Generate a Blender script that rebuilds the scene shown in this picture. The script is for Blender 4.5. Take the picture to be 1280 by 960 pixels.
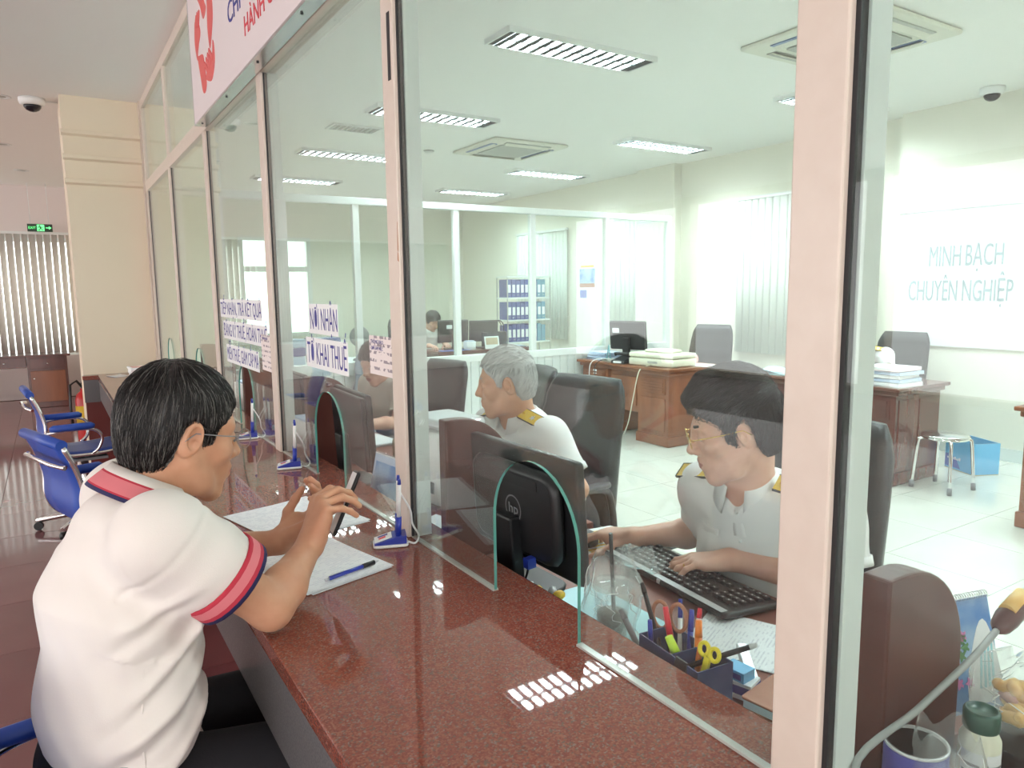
import bpy, bmesh, math, random
import numpy as np
from mathutils import Vector, Matrix
random.seed(7); np.random.seed(7)
for _o in list(bpy.data.objects): bpy.data.objects.remove(_o)
SC = bpy.context.scene
COL = SC.collection
# ---------------------------------------------------------------- camera
cam = bpy.data.objects.new('camera', bpy.data.cameras.new('camera')); COL.objects.link(cam)
RX, UP, FW = Vector((.84348, -.53702, -.01227)), Vector((.07915, .10167, .99166)), Vector((.53130, .83742, -.12827))
mw = Matrix((RX, UP, -FW)).transposed().to_4x4(); mw.translation = (0, 0, 1.5)
cam.matrix_world = mw
cam.data.sensor_width = 36; cam.data.lens = 36 * 906 / 1280; cam.data.clip_start = .02
SC.camera = cam
# ---------------------------------------------------------------- world, exposure
W = bpy.data.worlds.new('overcast_sky'); SC.world = W; W.use_nodes = True
W.node_tree.nodes['Background'].inputs[0].default_value = (1.0, .98, .965, 1)
W.node_tree.nodes['Background'].inputs[1].default_value = 3.0
SC.view_settings.view_transform = 'Standard'; SC.view_settings.look = 'None'
SC.view_settings.gamma = 1; SC.view_settings.exposure = .48; SC.view_settings.use_curve_mapping = False
LAMP = 88.0            # emission strength of the office ceiling lamps
# ---------------------------------------------------------------- materials
MATS = {}
def mat(name, col, rough=.5, metal=0., spec=.5, noise=None, bump=None, coat=0, trans=0, sub=0, sheen=0):
    """noise=(scale, colour2, detail[,contrast]) mixes a second colour in; bump=(scale, strength)."""
    m = bpy.data.materials.new(name); m.use_nodes = True
    nt = m.node_tree; b = nt.nodes['Principled BSDF']
    b.inputs['Base Color'].default_value = (*col, 1); b.inputs['Roughness'].default_value = rough
    b.inputs['Metallic'].default_value = metal; b.inputs['Specular IOR Level'].default_value = spec
    if coat: b.inputs['Coat Weight'].default_value = coat; b.inputs['Coat Roughness'].default_value = .05
    if trans: b.inputs['Transmission Weight'].default_value = trans
    if sub: b.inputs['Subsurface Weight'].default_value = sub; b.inputs['Subsurface Radius'].default_value = (.012, .005, .003); b.inputs['Subsurface Scale'].default_value = 1
    if sheen: b.inputs['Sheen Weight'].default_value = sheen
    tc = nt.nodes.new('ShaderNodeTexCoord')
    if noise:
        n = nt.nodes.new('ShaderNodeTexNoise'); n.inputs['Scale'].default_value = noise[0]; n.inputs['Detail'].default_value = noise[2]
        nt.links.new(tc.outputs['Object'], n.inputs['Vector'])
        r = nt.nodes.new('ShaderNodeValToRGB'); c = noise[3] if len(noise) > 3 else .2
        r.color_ramp.elements[0].position = .5 - c; r.color_ramp.elements[1].position = .5 + c
        r.color_ramp.elements[0].color = (*col, 1); r.color_ramp.elements[1].color = (*noise[1], 1)
        nt.links.new(n.outputs['Fac'], r.inputs[0]); nt.links.new(r.outputs[0], b.inputs['Base Color'])
    if bump:
        n = nt.nodes.new('ShaderNodeTexNoise'); n.inputs['Scale'].default_value = bump[0]; n.inputs['Detail'].default_value = 3
        nt.links.new(tc.outputs['Object'], n.inputs['Vector'])
        bp = nt.nodes.new('ShaderNodeBump'); bp.inputs['Strength'].default_value = bump[1]; bp.inputs['Distance'].default_value = .01
        nt.links.new(n.outputs['Fac'], bp.inputs['Height']); nt.links.new(bp.outputs[0], b.inputs['Normal'])
    MATS[name] = m; return m
def emis(name, col, s):
    m = bpy.data.materials.new(name); m.use_nodes = True; nt = m.node_tree; nt.nodes.clear()
    e = nt.nodes.new('ShaderNodeEmission'); o = nt.nodes.new('ShaderNodeOutputMaterial')
    e.inputs[0].default_value = (*col, 1); e.inputs[1].default_value = s; nt.links.new(e.outputs[0], o.inputs[0]); MATS[name] = m; return m
def stretch(m, sc, i=0):
    nt = m.node_tree; tc = [n for n in nt.nodes if n.type == 'TEX_COORD'][0]
    mp = nt.nodes.new('ShaderNodeMapping'); mp.inputs['Scale'].default_value = sc
    nt.links.new(tc.outputs['Object'], mp.inputs[0])
    for n in nt.nodes:
        if n.type == 'TEX_NOISE': nt.links.new(mp.outputs[0], n.inputs['Vector'])
    return m
def glassmat(name, tint, dust, refl=1.0, streak=(2, 2, .6)):
    """thin pane: clear tinted transparency, fresnel gloss and a little wiped dust"""
    m = bpy.data.materials.new(name); m.use_nodes = True; nt = m.node_tree; nt.nodes.clear()
    N, L = nt.nodes.new, nt.links.new
    o = N('ShaderNodeOutputMaterial'); t = N('ShaderNodeBsdfTransparent'); t.inputs[0].default_value = (*tint, 1)
    g = N('ShaderNodeBsdfGlossy'); g.inputs['Roughness'].default_value = 0.0; g.inputs[0].default_value = (refl, refl, refl, 1)
    f = N('ShaderNodeFresnel'); f.inputs[0].default_value = 1.5
    geo = N('ShaderNodeNewGeometry')
    mx = N('ShaderNodeMixShader')
    # same fresnel for both faces of the pane
    ior = N('ShaderNodeMix'); ior.data_type = 'FLOAT'; ior.inputs[2].default_value = 1.5; ior.inputs[3].default_value = 1.5
    lw = N('ShaderNodeLayerWeight'); lw.inputs[0].default_value = .5
    pw = N('ShaderNodeMath'); pw.operation = 'POWER'; pw.inputs[1].default_value = 4.5; L(lw.outputs['Facing'], pw.inputs[0])
    ma = N('ShaderNodeMath'); ma.operation = 'MULTIPLY_ADD'; ma.inputs[1].default_value = .9; ma.inputs[2].default_value = .034; L(pw.outputs[0], ma.inputs[0])
    L(ma.outputs[0], mx.inputs[0]); L(t.outputs[0], mx.inputs[1]); L(g.outputs[0], mx.inputs[2])
    d = N('ShaderNodeBsdfDiffuse'); d.inputs[0].default_value = (.93, .95, .93, 1)
    tr = N('ShaderNodeBsdfTranslucent'); tr.inputs[0].default_value = (.93, .95, .93, 1)
    md = N('ShaderNodeMixShader'); md.inputs[0].default_value = .5; L(d.outputs[0], md.inputs[1]); L(tr.outputs[0], md.inputs[2])
    tc = N('ShaderNodeTexCoord'); mp = N('ShaderNodeMapping'); mp.inputs['Scale'].default_value = streak; L(tc.outputs['Object'], mp.inputs[0])
    n = N('ShaderNodeTexNoise'); n.inputs['Scale'].default_value = 3; n.inputs['Detail'].default_value = 5; L(mp.outputs[0], n.inputs['Vector'])
    mu = N('ShaderNodeMath'); mu.operation = 'MULTIPLY'; mu.inputs[1].default_value = dust * 2; L(n.outputs['Fac'], mu.inputs[0])
    m2 = N('ShaderNodeMixShader'); L(mu.outputs[0], m2.inputs[0]); L(mx.outputs[0], m2.inputs[1]); L(md.outputs[0], m2.inputs[2])
    L(m2.outputs[0], o.inputs[0]); MATS[name] = m; return m
def paper(name, base, ink, rows, cover=.5, axis=1, cols=60):
    """printed rows as flat ink on the sheet"""
    m = mat(name, base, .7); nt = m.node_tree; N, L = nt.nodes.new, nt.links.new; b = nt.nodes['Principled BSDF']
    tc = [n for n in nt.nodes if n.type == 'TEX_COORD'][0]; sp = N('ShaderNodeSeparateXYZ'); L(tc.outputs['Object'], sp.inputs[0])
    s = N('ShaderNodeMath'); s.operation = 'MULTIPLY'; s.inputs[1].default_value = rows; L(sp.outputs[axis], s.inputs[0])
    si = N('ShaderNodeMath'); si.operation = 'FRACT'; L(s.outputs[0], si.inputs[0])
    gt = N('ShaderNodeMath'); gt.operation = 'GREATER_THAN'; gt.inputs[1].default_value = .62; L(si.outputs[0], gt.inputs[0])
    n = N('ShaderNodeTexNoise'); n.inputs['Scale'].default_value = cols; n.inputs['Detail'].default_value = 1; L(tc.outputs['Object'], n.inputs['Vector'])
    g2 = N('ShaderNodeMath'); g2.operation = 'GREATER_THAN'; g2.inputs[1].default_value = 1 - cover; L(n.outputs['Fac'], g2.inputs[0])
    mu = N('ShaderNodeMath'); mu.operation = 'MULTIPLY'; L(gt.outputs[0], mu.inputs[0]); L(g2.outputs[0], mu.inputs[1])
    mi = N('ShaderNodeMix'); mi.data_type = 'RGBA'; mi.inputs[6].default_value = (*base, 1); mi.inputs[7].default_value = (*ink, 1)
    L(mu.outputs[0], mi.inputs[0]); L(mi.outputs[2], b.inputs['Base Color']); return m

def granite():
    m = mat('red_granite', (.20, .05, .035), .022, spec=.6); nt = m.node_tree; N, L = nt.nodes.new, nt.links.new; b = nt.nodes['Principled BSDF']
    tc = [n for n in nt.nodes if n.type == 'TEX_COORD'][0]
    v = N('ShaderNodeTexVoronoi'); v.inputs['Scale'].default_value = 330; L(tc.outputs['Object'], v.inputs['Vector'])
    sx = N('ShaderNodeSeparateColor'); L(v.outputs['Color'], sx.inputs[0])
    r = N('ShaderNodeValToRGB'); r.color_ramp.interpolation = 'CONSTANT'
    els = [(0, (.235, .060, .042)), (.30, (.265, .078, .052)), (.52, (.20, .050, .036)), (.68, (.29, .105, .072)), (.84, (.16, .088, .072)), (.93, (.25, .15, .125))]
    while len(r.color_ramp.elements) < len(els): r.color_ramp.elements.new(.5)
    for e, (p, c) in zip(r.color_ramp.elements, els): e.position = p; e.color = (*c, 1)
    L(sx.outputs[0], r.inputs[0]); L(r.outputs[0], b.inputs['Base Color']); return m
granite()
mat('cream_paint', (.82, .72, .57), .75, noise=(1.2, (.78, .68, .53), 3), bump=(60, .05))
mat('office_paint', (.84, .81, .71), .8, noise=(.8, (.80, .78, .69), 2))
mat('hall_paint', (.78, .70, .68), .8)
mat('white_ceiling', (.91, .90, .87), .85)
mat('frame_paint', (.73, .635, .555), .35, noise=(25, (.70, .60, .52), 4))
mat('rust', (.45, .22, .12), .8)
mat('inner_frame', (.74, .78, .76), .4)
mat('rubber', (.015, .015, .018), .5)
mat('aluminium', (.75, .75, .75), .25, metal=1)
mat('chrome', (.85, .85, .85), .08, metal=1)
mat('dark_granite', (.10, .095, .10), .3, noise=(260, (.18, .17, .17), 2, .1))
mat('red_panel', (.15, .022, .018), .3)
mat('hall_tile', (.22, .085, .092), .10, spec=.7, noise=(1.5, (.27, .11, .112), 5))
mat('hall_grout', (.09, .018, .018), .6)
mat('office_tile', (.62, .63, .57), .12, noise=(3, (.58, .59, .53), 5))
mat('office_grout', (.44, .45, .40), .7)
stretch(mat('dark_wood', (.135, .032, .02), .25, coat=.4, noise=(9, (.085, .02, .014), 6)), (1, 1, .12))
stretch(mat('brown_wood', (.29, .095, .035), .3, coat=.3, noise=(8, (.19, .055, .02), 6)), (1, 1, .12))
mat('divider_wood', (.085, .022, .018), .35, noise=(5, (.12, .04, .03), 5))
mat('desk_wood', (.24, .075, .05), .3, noise=(5, (.19, .055, .035), 5))
mat('black_plastic', (.012, .012, .014), .38)
mat('key_plastic', (.03, .03, .034), .3)
mat('grey_plastic', (.22, .22, .23), .45)
mat('silver_plastic', (.62, .64, .66), .3, metal=.4)
mat('white_plastic', (.82, .83, .82), .4)
mat('cream_plastic', (.78, .77, .62), .45)
mat('leather', (.020, .021, .024), .38, bump=(140, .15))
mat('blue_vinyl', (.025, .08, .42), .42)
mat('paper_white', (.86, .87, .88), .7)
mat('paper_blue', (.52, .62, .78), .7)
mat('mat_cyan', (.45, .78, .84), .35)
mat('mat_cyan2', (.30, .66, .72), .5)
paper('printed_paper', (.85, .86, .88), (.68, .69, .74), 120, .5)
paper('notice_paper', (.86, .78, .76), (.35, .30, .33), 45, .5, axis=2, cols=45)
mat('skin', (.62, .335, .21), .48, spec=.4, sub=.12, noise=(30, (.56, .285, .175), 4))
mat('skin_pale', (.76, .45, .34), .45, spec=.4, sub=.12, noise=(30, (.71, .39, .29), 4))
mat('lip', (.50, .19, .16), .4)
mat('eye_white', (.8, .8, .78), .15); mat('iris', (.03, .015, .01), .1)
mat('hair_black', (.012, .010, .010), .42, spec=.6)
mat('hair_greying', (.035, .03, .028), .45, spec=.6)
mat('hair_grey', (.36, .36, .36), .5); mat('hair_ash', (.17, .16, .15), .45); mat('hair_silver', (.60, .60, .59), .5)
mat('shirt_cotton', (.83, .78, .74), .8, sheen=.2, bump=(420, .05))
mat('shirt_uniform', (.82, .80, .79), .75, bump=(300, .04))
mat('shirt_beige', (.55, .48, .42), .8)
mat('stripe_red', (.52, .03, .06), .8); mat('stripe_pink', (.72, .20, .23), .8); mat('stripe_navy', (.02, .02, .09), .8)
mat('trouser_black', (.010, .010, .014), .8, bump=(200, .1))
mat('epaulette_yellow', (.80, .52, .03), .5, noise=(160, (.62, .40, .05), 2))
mat('gold', (.9, .62, .2), .2, metal=1)
mat('navy_plastic', (.03, .045, .13), .35, noise=(25, (.06, .075, .17), 4))
mat('pen_blue', (.02, .04, .35), .3); mat('pen_red', (.75, .03, .05), .3); mat('pen_orange', (.90, .22, .02), .3)
mat('pen_yellow', (.85, .68, .03), .35); mat('pen_green', (.62, .85, .06), .3)
mat('box_blue', (.18, .50, .80), .5); mat('box_navy', (.10, .16, .50), .5); mat('cardboard', (.55, .42, .27), .8)
mat('notebook_brown', (.42, .17, .10), .5)
mat('green_lid', (.035, .10, .075), .4)
mat('text_navy', (.05, .05, .28), .6); mat('text_red', (.70, .06, .08), .6); mat('text_white', (.85, .85, .9), .6); mat('text_wall', (.33, .41, .44), .7)
mat('sign_white', (.80, .72, .73), .4)
mat('logo_red', (.75, .10, .10), .4)
mat('exit_green', (.02, .05, .03), .4)
emis('exit_glow', (.15, .9, .25), 1.6)
emis('lamp_glow', (.86, .985, 1.0), LAMP)
mat('louver', (.050, .058, .060), .6, spec=.2)
mat('blind_cloth', (.70, .66, .62), .8)
mat('blind_office', (.72, .76, .70), .8)
mat('dome_dark', (.015, .015, .02), .08)
mat('snack_orange', (.80, .38, .06), .5, noise=(18, (.85, .62, .25), 3)); mat('snack_pink', (.75, .40, .36), .5)
mat('coffee', (.05, .03, .02), .3, noise=(40, (.35, .33, .30), 3))
mat('calendar_blue', (.06, .22, .55), .5, noise=(9, (.55, .70, .82), 3)); mat('calendar_flower', (.72, .25, .50), .6); mat('leaf_green', (.10, .25, .10), .6)
mat('grille_grey', (.45, .46, .42), .5); mat('ac_white', (.76, .75, .66), .5); mat('ac_blue', (.20, .27, .45), .3)
mat('extinguisher_red', (.5, .02, .02), .3)
mat('binder_blue', (.06, .09, .30), .5); mat('binder_teal', (.10, .30, .42), .5)
mat('cloth_grey', (.20, .25, .30), .9)
mat('outlet_white', (.75, .75, .68), .4)
mat('lead_grey', (.33, .34, .33), .4)
glassmat('partition_glass', (.94, .985, .972), .014)
glassmat('inner_glass', (.94, .985, .965), .010)
glassmat('thin_plastic', (.985, .99, .99), .17, streak=(6, 6, 6))
glassmat('lens', (.97, .98, .98), .01)
mat('glass_edge', (.10, .33, .28), .12, spec=.6)
mat('silicone', (.50, .50, .46), .2)
# ---------------------------------------------------------------- mesh helper
class MB:
    def __init__(s): s.v = []; s.f = []; s.mi = []; s.sm = []
    def add(s, vs, fs, mi=0, sm=False):
        o = len(s.v); s.v += [tuple(map(float, v)) for v in vs]
        for f in fs: s.f.append(tuple(i + o for i in f)); s.mi.append(mi); s.sm.append(sm)
        return s
    def box(s, x0, x1, y0, y1, z0, z1, mi=0, M=None):
        vs = [(x, y, z) for x in (x0, x1) for y in (y0, y1) for z in (z0, z1)]
        if M is not None: vs = [M @ Vector(v) for v in vs]
        return s.add(vs, [(0, 1, 3, 2), (4, 6, 7, 5), (0, 4, 5, 1), (2, 3, 7, 6), (0, 2, 6, 4), (1, 5, 7, 3)], mi)
    def rbox(s, x0, x1, y0, y1, z0, z1, r, mi=0, M=None, n=3):
        """box with corners rounded in plan and a softened top and bottom"""
        r = min(r, (x1 - x0) / 2.01, (y1 - y0) / 2.01); rz = min(r * .5, (z1 - z0) / 2.01)
        def ring(z, ins):
            q = max(r - ins, .0002); out = []
            for cx, cy, a0 in ((x1 - r, y1 - r, 0), (x0 + r, y1 - r, 90), (x0 + r, y0 + r, 180), (x1 - r, y0 + r, 270)):
                for k in range(n + 1):
                    a = math.radians(a0 + 90 * k / n); out.append((cx + q * math.cos(a), cy + q * math.sin(a), z))
            return out
        rings = [ring(z0, rz), ring(z0 + rz * .3, rz * .3), ring(z0 + rz, 0), ring(z1 - rz, 0), ring(z1 - rz * .3, rz * .3), ring(z1, rz)]
        m = len(rings[0]); vs = [p for g in rings for p in g]
        if M is not None: vs = [M @ Vector(v) for v in vs]
        fs = [(i * m + j, i * m + (j + 1) % m, (i + 1) * m + (j + 1) % m, (i + 1) * m + j) for i in range(5) for j in range(m)]
        s.add(vs, fs, mi, True); o = len(s.v) - len(vs)
        s.f += [tuple(o + j for j in reversed(range(m))), tuple(o + 5 * m + j for j in range(m))]; s.mi += [mi] * 2; s.sm += [False] * 2
        return s
    def tube(s, path, r, n=8, mi=0, cap=True, closed=False):
        P = [Vector(p) for p in path]; k = len(P)
        rs = [r] * k if not hasattr(r, '__len__') else list(r)
        vs = []; up = None
        for i, p in enumerate(P):
            a = P[(i - 1) % k] if (i or closed) else P[0]; b = P[(i + 1) % k] if (i < k - 1 or closed) else P[-1]
            t = (b - a).normalized()
            if up is None: up = Vector((0, 0, 1)) if abs(t.z) < .9 else Vector((1, 0, 0))
            u = (up - t * up.dot(t)).normalized(); w = t.cross(u); up = u
            for j in range(n):
                an = 2 * math.pi * j / n; vs.append(p + (u * math.cos(an) + w * math.sin(an)) * rs[i])
        fs = [(i * n + j, i * n + (j + 1) % n, ((i + 1) % k) * n + (j + 1) % n, ((i + 1) % k) * n + j) for i in range(k if closed else k - 1) for j in range(n)]
        s.add(vs, fs, mi, True)
        if cap and not closed:
            o = len(s.v) - len(vs); s.f += [tuple(o + j for j in reversed(range(n))), tuple(o + (k - 1) * n + j for j in range(n))]; s.mi += [mi] * 2; s.sm += [False] * 2
        return s
    def cyl(s, p0, p1, r0, r1=None, n=16, mi=0): return s.tube([p0, p1], [r0, r0 if r1 is None else r1], n, mi)
    def lathe(s, prof, c=(0, 0, 0), n=20, mi=0, M=None, sx=1, sy=1):
        vs = []
        for r, z in prof:
            for j in range(n):
                a = 2 * math.pi * j / n; v = Vector((r * sx * math.cos(a), r * sy * math.sin(a), z))
                vs.append((M @ v if M is not None else v) + Vector(c))
        k = len(prof)
        fs = [(i * n + j, i * n + (j + 1) % n, (i + 1) * n + (j + 1) % n, (i + 1) * n + j) for i in range(k - 1) for j in range(n)]
        s.add(vs, fs, mi, True); o = len(s.v) - len(vs)
        if prof[0][0] > 1e-4: s.f.append(tuple(o + j for j in reversed(range(n)))); s.mi.append(mi); s.sm.append(False)
        if prof[-1][0] > 1e-4: s.f.append(tuple(o + (k - 1) * n + j for j in range(n))); s.mi.append(mi); s.sm.append(False)
        return s
    def prism(s, pts, axis, a0, a1, mi=0, smi=None, M=None):
        """outline pts extruded along axis 0/1/2; pts give the other two coordinates in order"""
        def pt(p, a):
            q = [p[0], p[1]]; q.insert(axis, a); v = Vector(q); return M @ v if M is not None else v
        n = len(pts); vs = [pt(p, a0) for p in pts] + [pt(p, a1) for p in pts]
        s.add(vs, [tuple(reversed(range(n))), tuple(range(n, 2 * n))], mi)
        o = len(s.v) - 2 * n
        for i in range(n):
            j = (i + 1) % n; s.f.append((o + i, o + j, o + n + j, o + n + i)); s.mi.append(mi if smi is None else smi); s.sm.append(False)
        return s
    def ball(s, c, r, n=12, mi=0, M=None):
        r = (r, r, r) if not hasattr(r, '__len__') else r; vs = []; h = n // 2
        for i in range(h + 1):
            t = math.pi * i / h
            for j in range(n):
                a = 2 * math.pi * j / n; v = Vector((r[0] * math.sin(t) * math.cos(a), r[1] * math.sin(t) * math.sin(a), r[2] * math.cos(t)))
                vs.append((M @ v if M is not None else v) + Vector(c))
        return s.add(vs, [(i * n + j, (i + 1) * n + j, (i + 1) * n + (j + 1) % n, i * n + (j + 1) % n) for i in range(h) for j in range(n)], mi, True)
    def grid(s, fn, nu, nv, mi=0, sm=True, closed_u=False):
        vs = [fn(i / nu, j / nv) for i in range(nu + 1) for j in range(nv + 1)]; w = nv + 1
        return s.add(vs, [(i * w + j, (i + 1) * w + j, (i + 1) * w + j + 1, i * w + j + 1) for i in range(nu) for j in range(nv)], mi, sm)
    def build(s, name, mats, parent=None, bevel=0, fix=True, solid=0):
        me = bpy.data.meshes.new(name); me.from_pydata(s.v, [], s.f)
        for m in ([mats] if isinstance(mats, str) else mats): me.materials.append(MATS[m])
        me.polygons.foreach_set('material_index', s.mi); me.polygons.foreach_set('use_smooth', s.sm)
        if fix:
            bm = bmesh.new(); bm.from_mesh(me); bmesh.ops.remove_doubles(bm, verts=bm.verts, dist=1e-6) if len(s.v) < 20000 else None
            bmesh.ops.recalc_face_normals(bm, faces=bm.faces); bm.to_mesh(me); bm.free()
        me.update()
        o = bpy.data.objects.new(name, me); COL.objects.link(o)
        if parent is not None: o.parent = parent
        if bevel:
            b = o.modifiers.new('bevel', 'BEVEL'); b.width = bevel; b.segments = 2; b.limit_method = 'ANGLE'
        if solid:
            b = o.modifiers.new('solid', 'SOLIDIFY'); b.thickness = solid; b.offset = 0
        return o
def tag(o, label, cat, group=None):
    o['label'] = label; o['category'] = cat
    if group: o['group'] = group
    return o
def thing(name, label, cat, loc=(0, 0, 0), rz=0, group=None):
    o = bpy.data.objects.new(name, None); COL.objects.link(o); o.location = loc; o.rotation_euler = (0, 0, rz); o.empty_display_size = .05
    return tag(o, label, cat, group)
def at(o, loc, rz=0, rot=None): o.location = loc; o.rotation_euler = rot if rot else (0, 0, rz); return o
def struct(o): o['kind'] = 'structure'; return o
def dup(o, loc=None, rz=None, label=None, parent=None):
    c = o.copy(); COL.objects.link(c); c.parent = parent
    if loc is not None: c.location = loc
    if rz is not None: c.rotation_euler = (0, 0, rz)
    if label: c['label'] = label
    for ch in o.children: dup(ch, parent=c)
    return c
def piece(o, loc, parent, rot=None, scale=None):
    """another piece of the same mesh"""
    c = o.copy(); COL.objects.link(c); c.parent = parent; c.location = loc
    if rot: c.rotation_euler = rot
    if scale: c.scale = scale
    return c
def frame(o, x, y, z=None):
    x = Vector(x).normalized(); y = Vector(y); z = x.cross(y).normalized(); y = z.cross(x)
    m = Matrix((x, y, z)).transposed().to_4x4(); m.translation = o; return m
def text(s, name, m, org, right, up, h, width=None, depth=.0015, parent=None, align='LEFT'):
    cu = bpy.data.curves.new(name, 'FONT'); cu.body = s; cu.size = h / .72; cu.extrude = depth; cu.align_x = align; cu.resolution_u = 3
    ob = bpy.data.objects.new(name, cu); me = bpy.data.meshes.new_from_object(ob)
    bpy.data.objects.remove(ob); me.materials.clear(); me.materials.append(MATS[m])
    M = frame(org, right, up); xs = [v.co.x for v in me.vertices]
    k = width / (max(xs) - min(xs)) if width else 1
    for v in me.vertices: v.co = M @ Vector((v.co.x * k, v.co.y, v.co.z))
    o = bpy.data.objects.new(name, me); COL.objects.link(o); o.parent = parent; return o
# ---------------------------------------------------------------- smooth solids (for bodies and clothes)
V3 = lambda *a: np.array(a, float)
def unit(v): v = np.asarray(v, float); return v / np.linalg.norm(v)
class Field:
    def __init__(s, lo, hi, h):
        s.lo = np.array(lo, float); s.h = h; s.n = np.ceil((np.array(hi, float) - s.lo) / h).astype(int) + 1
        s.d = np.full(s.n, .2, np.float32)
        s.ax = [s.lo[i] + h * np.arange(s.n[i]) for i in range(3)]
    def reg(s, lo, hi):
        a = np.clip(np.floor((np.array(lo) - s.lo) / s.h).astype(int), 0, s.n); b = np.clip(np.ceil((np.array(hi) - s.lo) / s.h).astype(int) + 1, 0, s.n)
        sl = tuple(slice(a[i], b[i]) for i in range(3))
        return sl, s.ax[0][sl[0]][:, None, None], s.ax[1][sl[1]][None, :, None], s.ax[2][sl[2]][None, None, :]
    def put(s, fn, lo, hi, k, op):
        m = k + 2.5 * s.h; sl, X, Y, Z = s.reg(np.array(lo) - m, np.array(hi) + m)
        if 0 in s.d[sl].shape: return s
        e = fn(X, Y, Z); d = s.d[sl]
        if op == 'add':
            s.d[sl] = np.minimum(d, e) - (np.maximum(k - np.abs(d - e), 0) ** 2 / (4 * k) if k > 0 else 0)
        elif op == 'sub':
            e = -e; s.d[sl] = np.maximum(d, e) + (np.maximum(k - np.abs(d - e), 0) ** 2 / (4 * k) if k > 0 else 0)
        return s
    def cap(s, a, b, ra, rb=None, k=.01, op='add'):
        a = np.asarray(a, float); b = np.asarray(b, float); rb = ra if rb is None else rb; ab = b - a; L = max(ab @ ab, 1e-9)
        def fn(X, Y, Z):
            t = np.clip(((X - a[0]) * ab[0] + (Y - a[1]) * ab[1] + (Z - a[2]) * ab[2]) / L, 0, 1)
            return np.sqrt((X - a[0] - t * ab[0]) ** 2 + (Y - a[1] - t * ab[1]) ** 2 + (Z - a[2] - t * ab[2]) ** 2) - (ra + (rb - ra) * t)
        r = max(ra, rb); return s.put(fn, np.minimum(a, b) - r, np.maximum(a, b) + r, k, op)
    def chain(s, pts, rs, k=.01):
        for i in range(len(pts) - 1): s.cap(pts[i], pts[i + 1], rs[i], rs[i + 1], k)
        return s
    def ell(s, c, r, k=.01, R=None, op='add'):
        c = np.asarray(c, float); r = np.asarray(r, float); R = np.eye(3) if R is None else np.asarray(R)
        def fn(X, Y, Z):
            q = [((X - c[0]) * R[0, i] + (Y - c[1]) * R[1, i] + (Z - c[2]) * R[2, i]) / r[i] for i in range(3)]
            l = np.sqrt(q[0] ** 2 + q[1] ** 2 + q[2] ** 2); g = np.sqrt(sum((q[i] / r[i]) ** 2 for i in range(3)))
            return l * (l - 1) / np.maximum(g, 1e-6)
        m = max(r); return s.put(fn, c - m, c + m, k, op)
    def trunk(s, st, k=.04):
        """st: stations (centre, left axis, front axis, half width, half depth)"""
        for (c0, u0, v0, a0, b0), (c1, u1, v1, a1, b1) in zip(st[:-1], st[1:]):
            c0, c1 = np.asarray(c0), np.asarray(c1); ab = c1 - c0; L = ab @ ab; u = unit(np.asarray(u0) + u1); v = unit(np.asarray(v0) + v1); w = unit(ab)
            def fn(X, Y, Z):
                dx, dy, dz = X - c0[0], Y - c0[1], Z - c0[2]
                tt = (dx * ab[0] + dy * ab[1] + dz * ab[2]) / L; t = np.clip(tt, 0, 1)
                t2 = t * t * (3 - 2 * t) * .6 + t * .4
                a = a0 + (a1 - a0) * t2; b = b0 + (b1 - b0) * t2
                px, py, pz = dx - t * ab[0], dy - t * ab[1], dz - t * ab[2]
                qu = (px * u[0] + py * u[1] + pz * u[2]); qv = (px * v[0] + py * v[1] + pz * v[2]); qw = (tt - t) * math.sqrt(L)
                return (np.sqrt((qu / a) ** 2 + (qv / b) ** 2 + (qw / np.minimum(a, b)) ** 2) - 1) * np.minimum(a, b)
            m = max(a0, b0, a1, b1); s.put(fn, np.minimum(c0, c1) - m, np.maximum(c0, c1) + m, k, 'add')
        return s
    def cut(s, p, n, k=.004):
        """remove what lies on the n side of p"""
        p, n = np.asarray(p, float), unit(n); X, Y, Z = s.ax[0][:, None, None], s.ax[1][None, :, None], s.ax[2][None, None, :]
        e = (X - p[0]) * n[0] + (Y - p[1]) * n[1] + (Z - p[2]) * n[2]; d = s.d
        s.d = (np.maximum(d, e) + np.maximum(k - np.abs(d - e), 0) ** 2 / (4 * k)).astype(np.float32); return s
    def warp(s, fn):
        s.d = (s.d + fn(s.ax[0][:, None, None], s.ax[1][None, :, None], s.ax[2][None, None, :])).astype(np.float32); return s
    def mesh(s):
        d = s.d; d[0], d[-1], d[:, 0], d[:, -1], d[:, :, 0], d[:, :, -1] = .2, .2, .2, .2, .2, .2
        g = d < 0; nx, ny, nz = d.shape
        c = np.zeros((nx - 1, ny - 1, nz - 1), np.int8)
        for i in (0, 1):
            for j in (0, 1):
                for k in (0, 1): c += g[i:nx - 1 + i, j:ny - 1 + j, k:nz - 1 + k]
        act = np.argwhere((c > 0) & (c < 8)); idx = np.full(c.shape, -1, np.int64); idx[tuple(act.T)] = np.arange(len(act))
        P = np.zeros((len(act), 3)); cnt = np.zeros(len(act)); a0, a1, a2 = act.T
        for ax in range(3):
            o1, o2 = [q for q in range(3) if q != ax]
            for p in (0, 1):
                for q in (0, 1):
                    s0 = [0, 0, 0]; s0[o1] = p; s0[o2] = q; s1 = list(s0); s1[ax] = 1
                    f0 = d[a0 + s0[0], a1 + s0[1], a2 + s0[2]]; f1 = d[a0 + s1[0], a1 + s1[1], a2 + s1[2]]
                    cr = (f0 < 0) != (f1 < 0); t = np.where(cr, f0 / np.where(cr, f0 - f1, 1), 0)
                    w = np.zeros((len(act), 3)); w[:, o1] = p; w[:, o2] = q; w[:, ax] = t
                    P[cr] += w[cr]; cnt[cr] += 1
        P = s.lo + s.h * (act + P / np.maximum(cnt, 1)[:, None])
        Q = []
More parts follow.
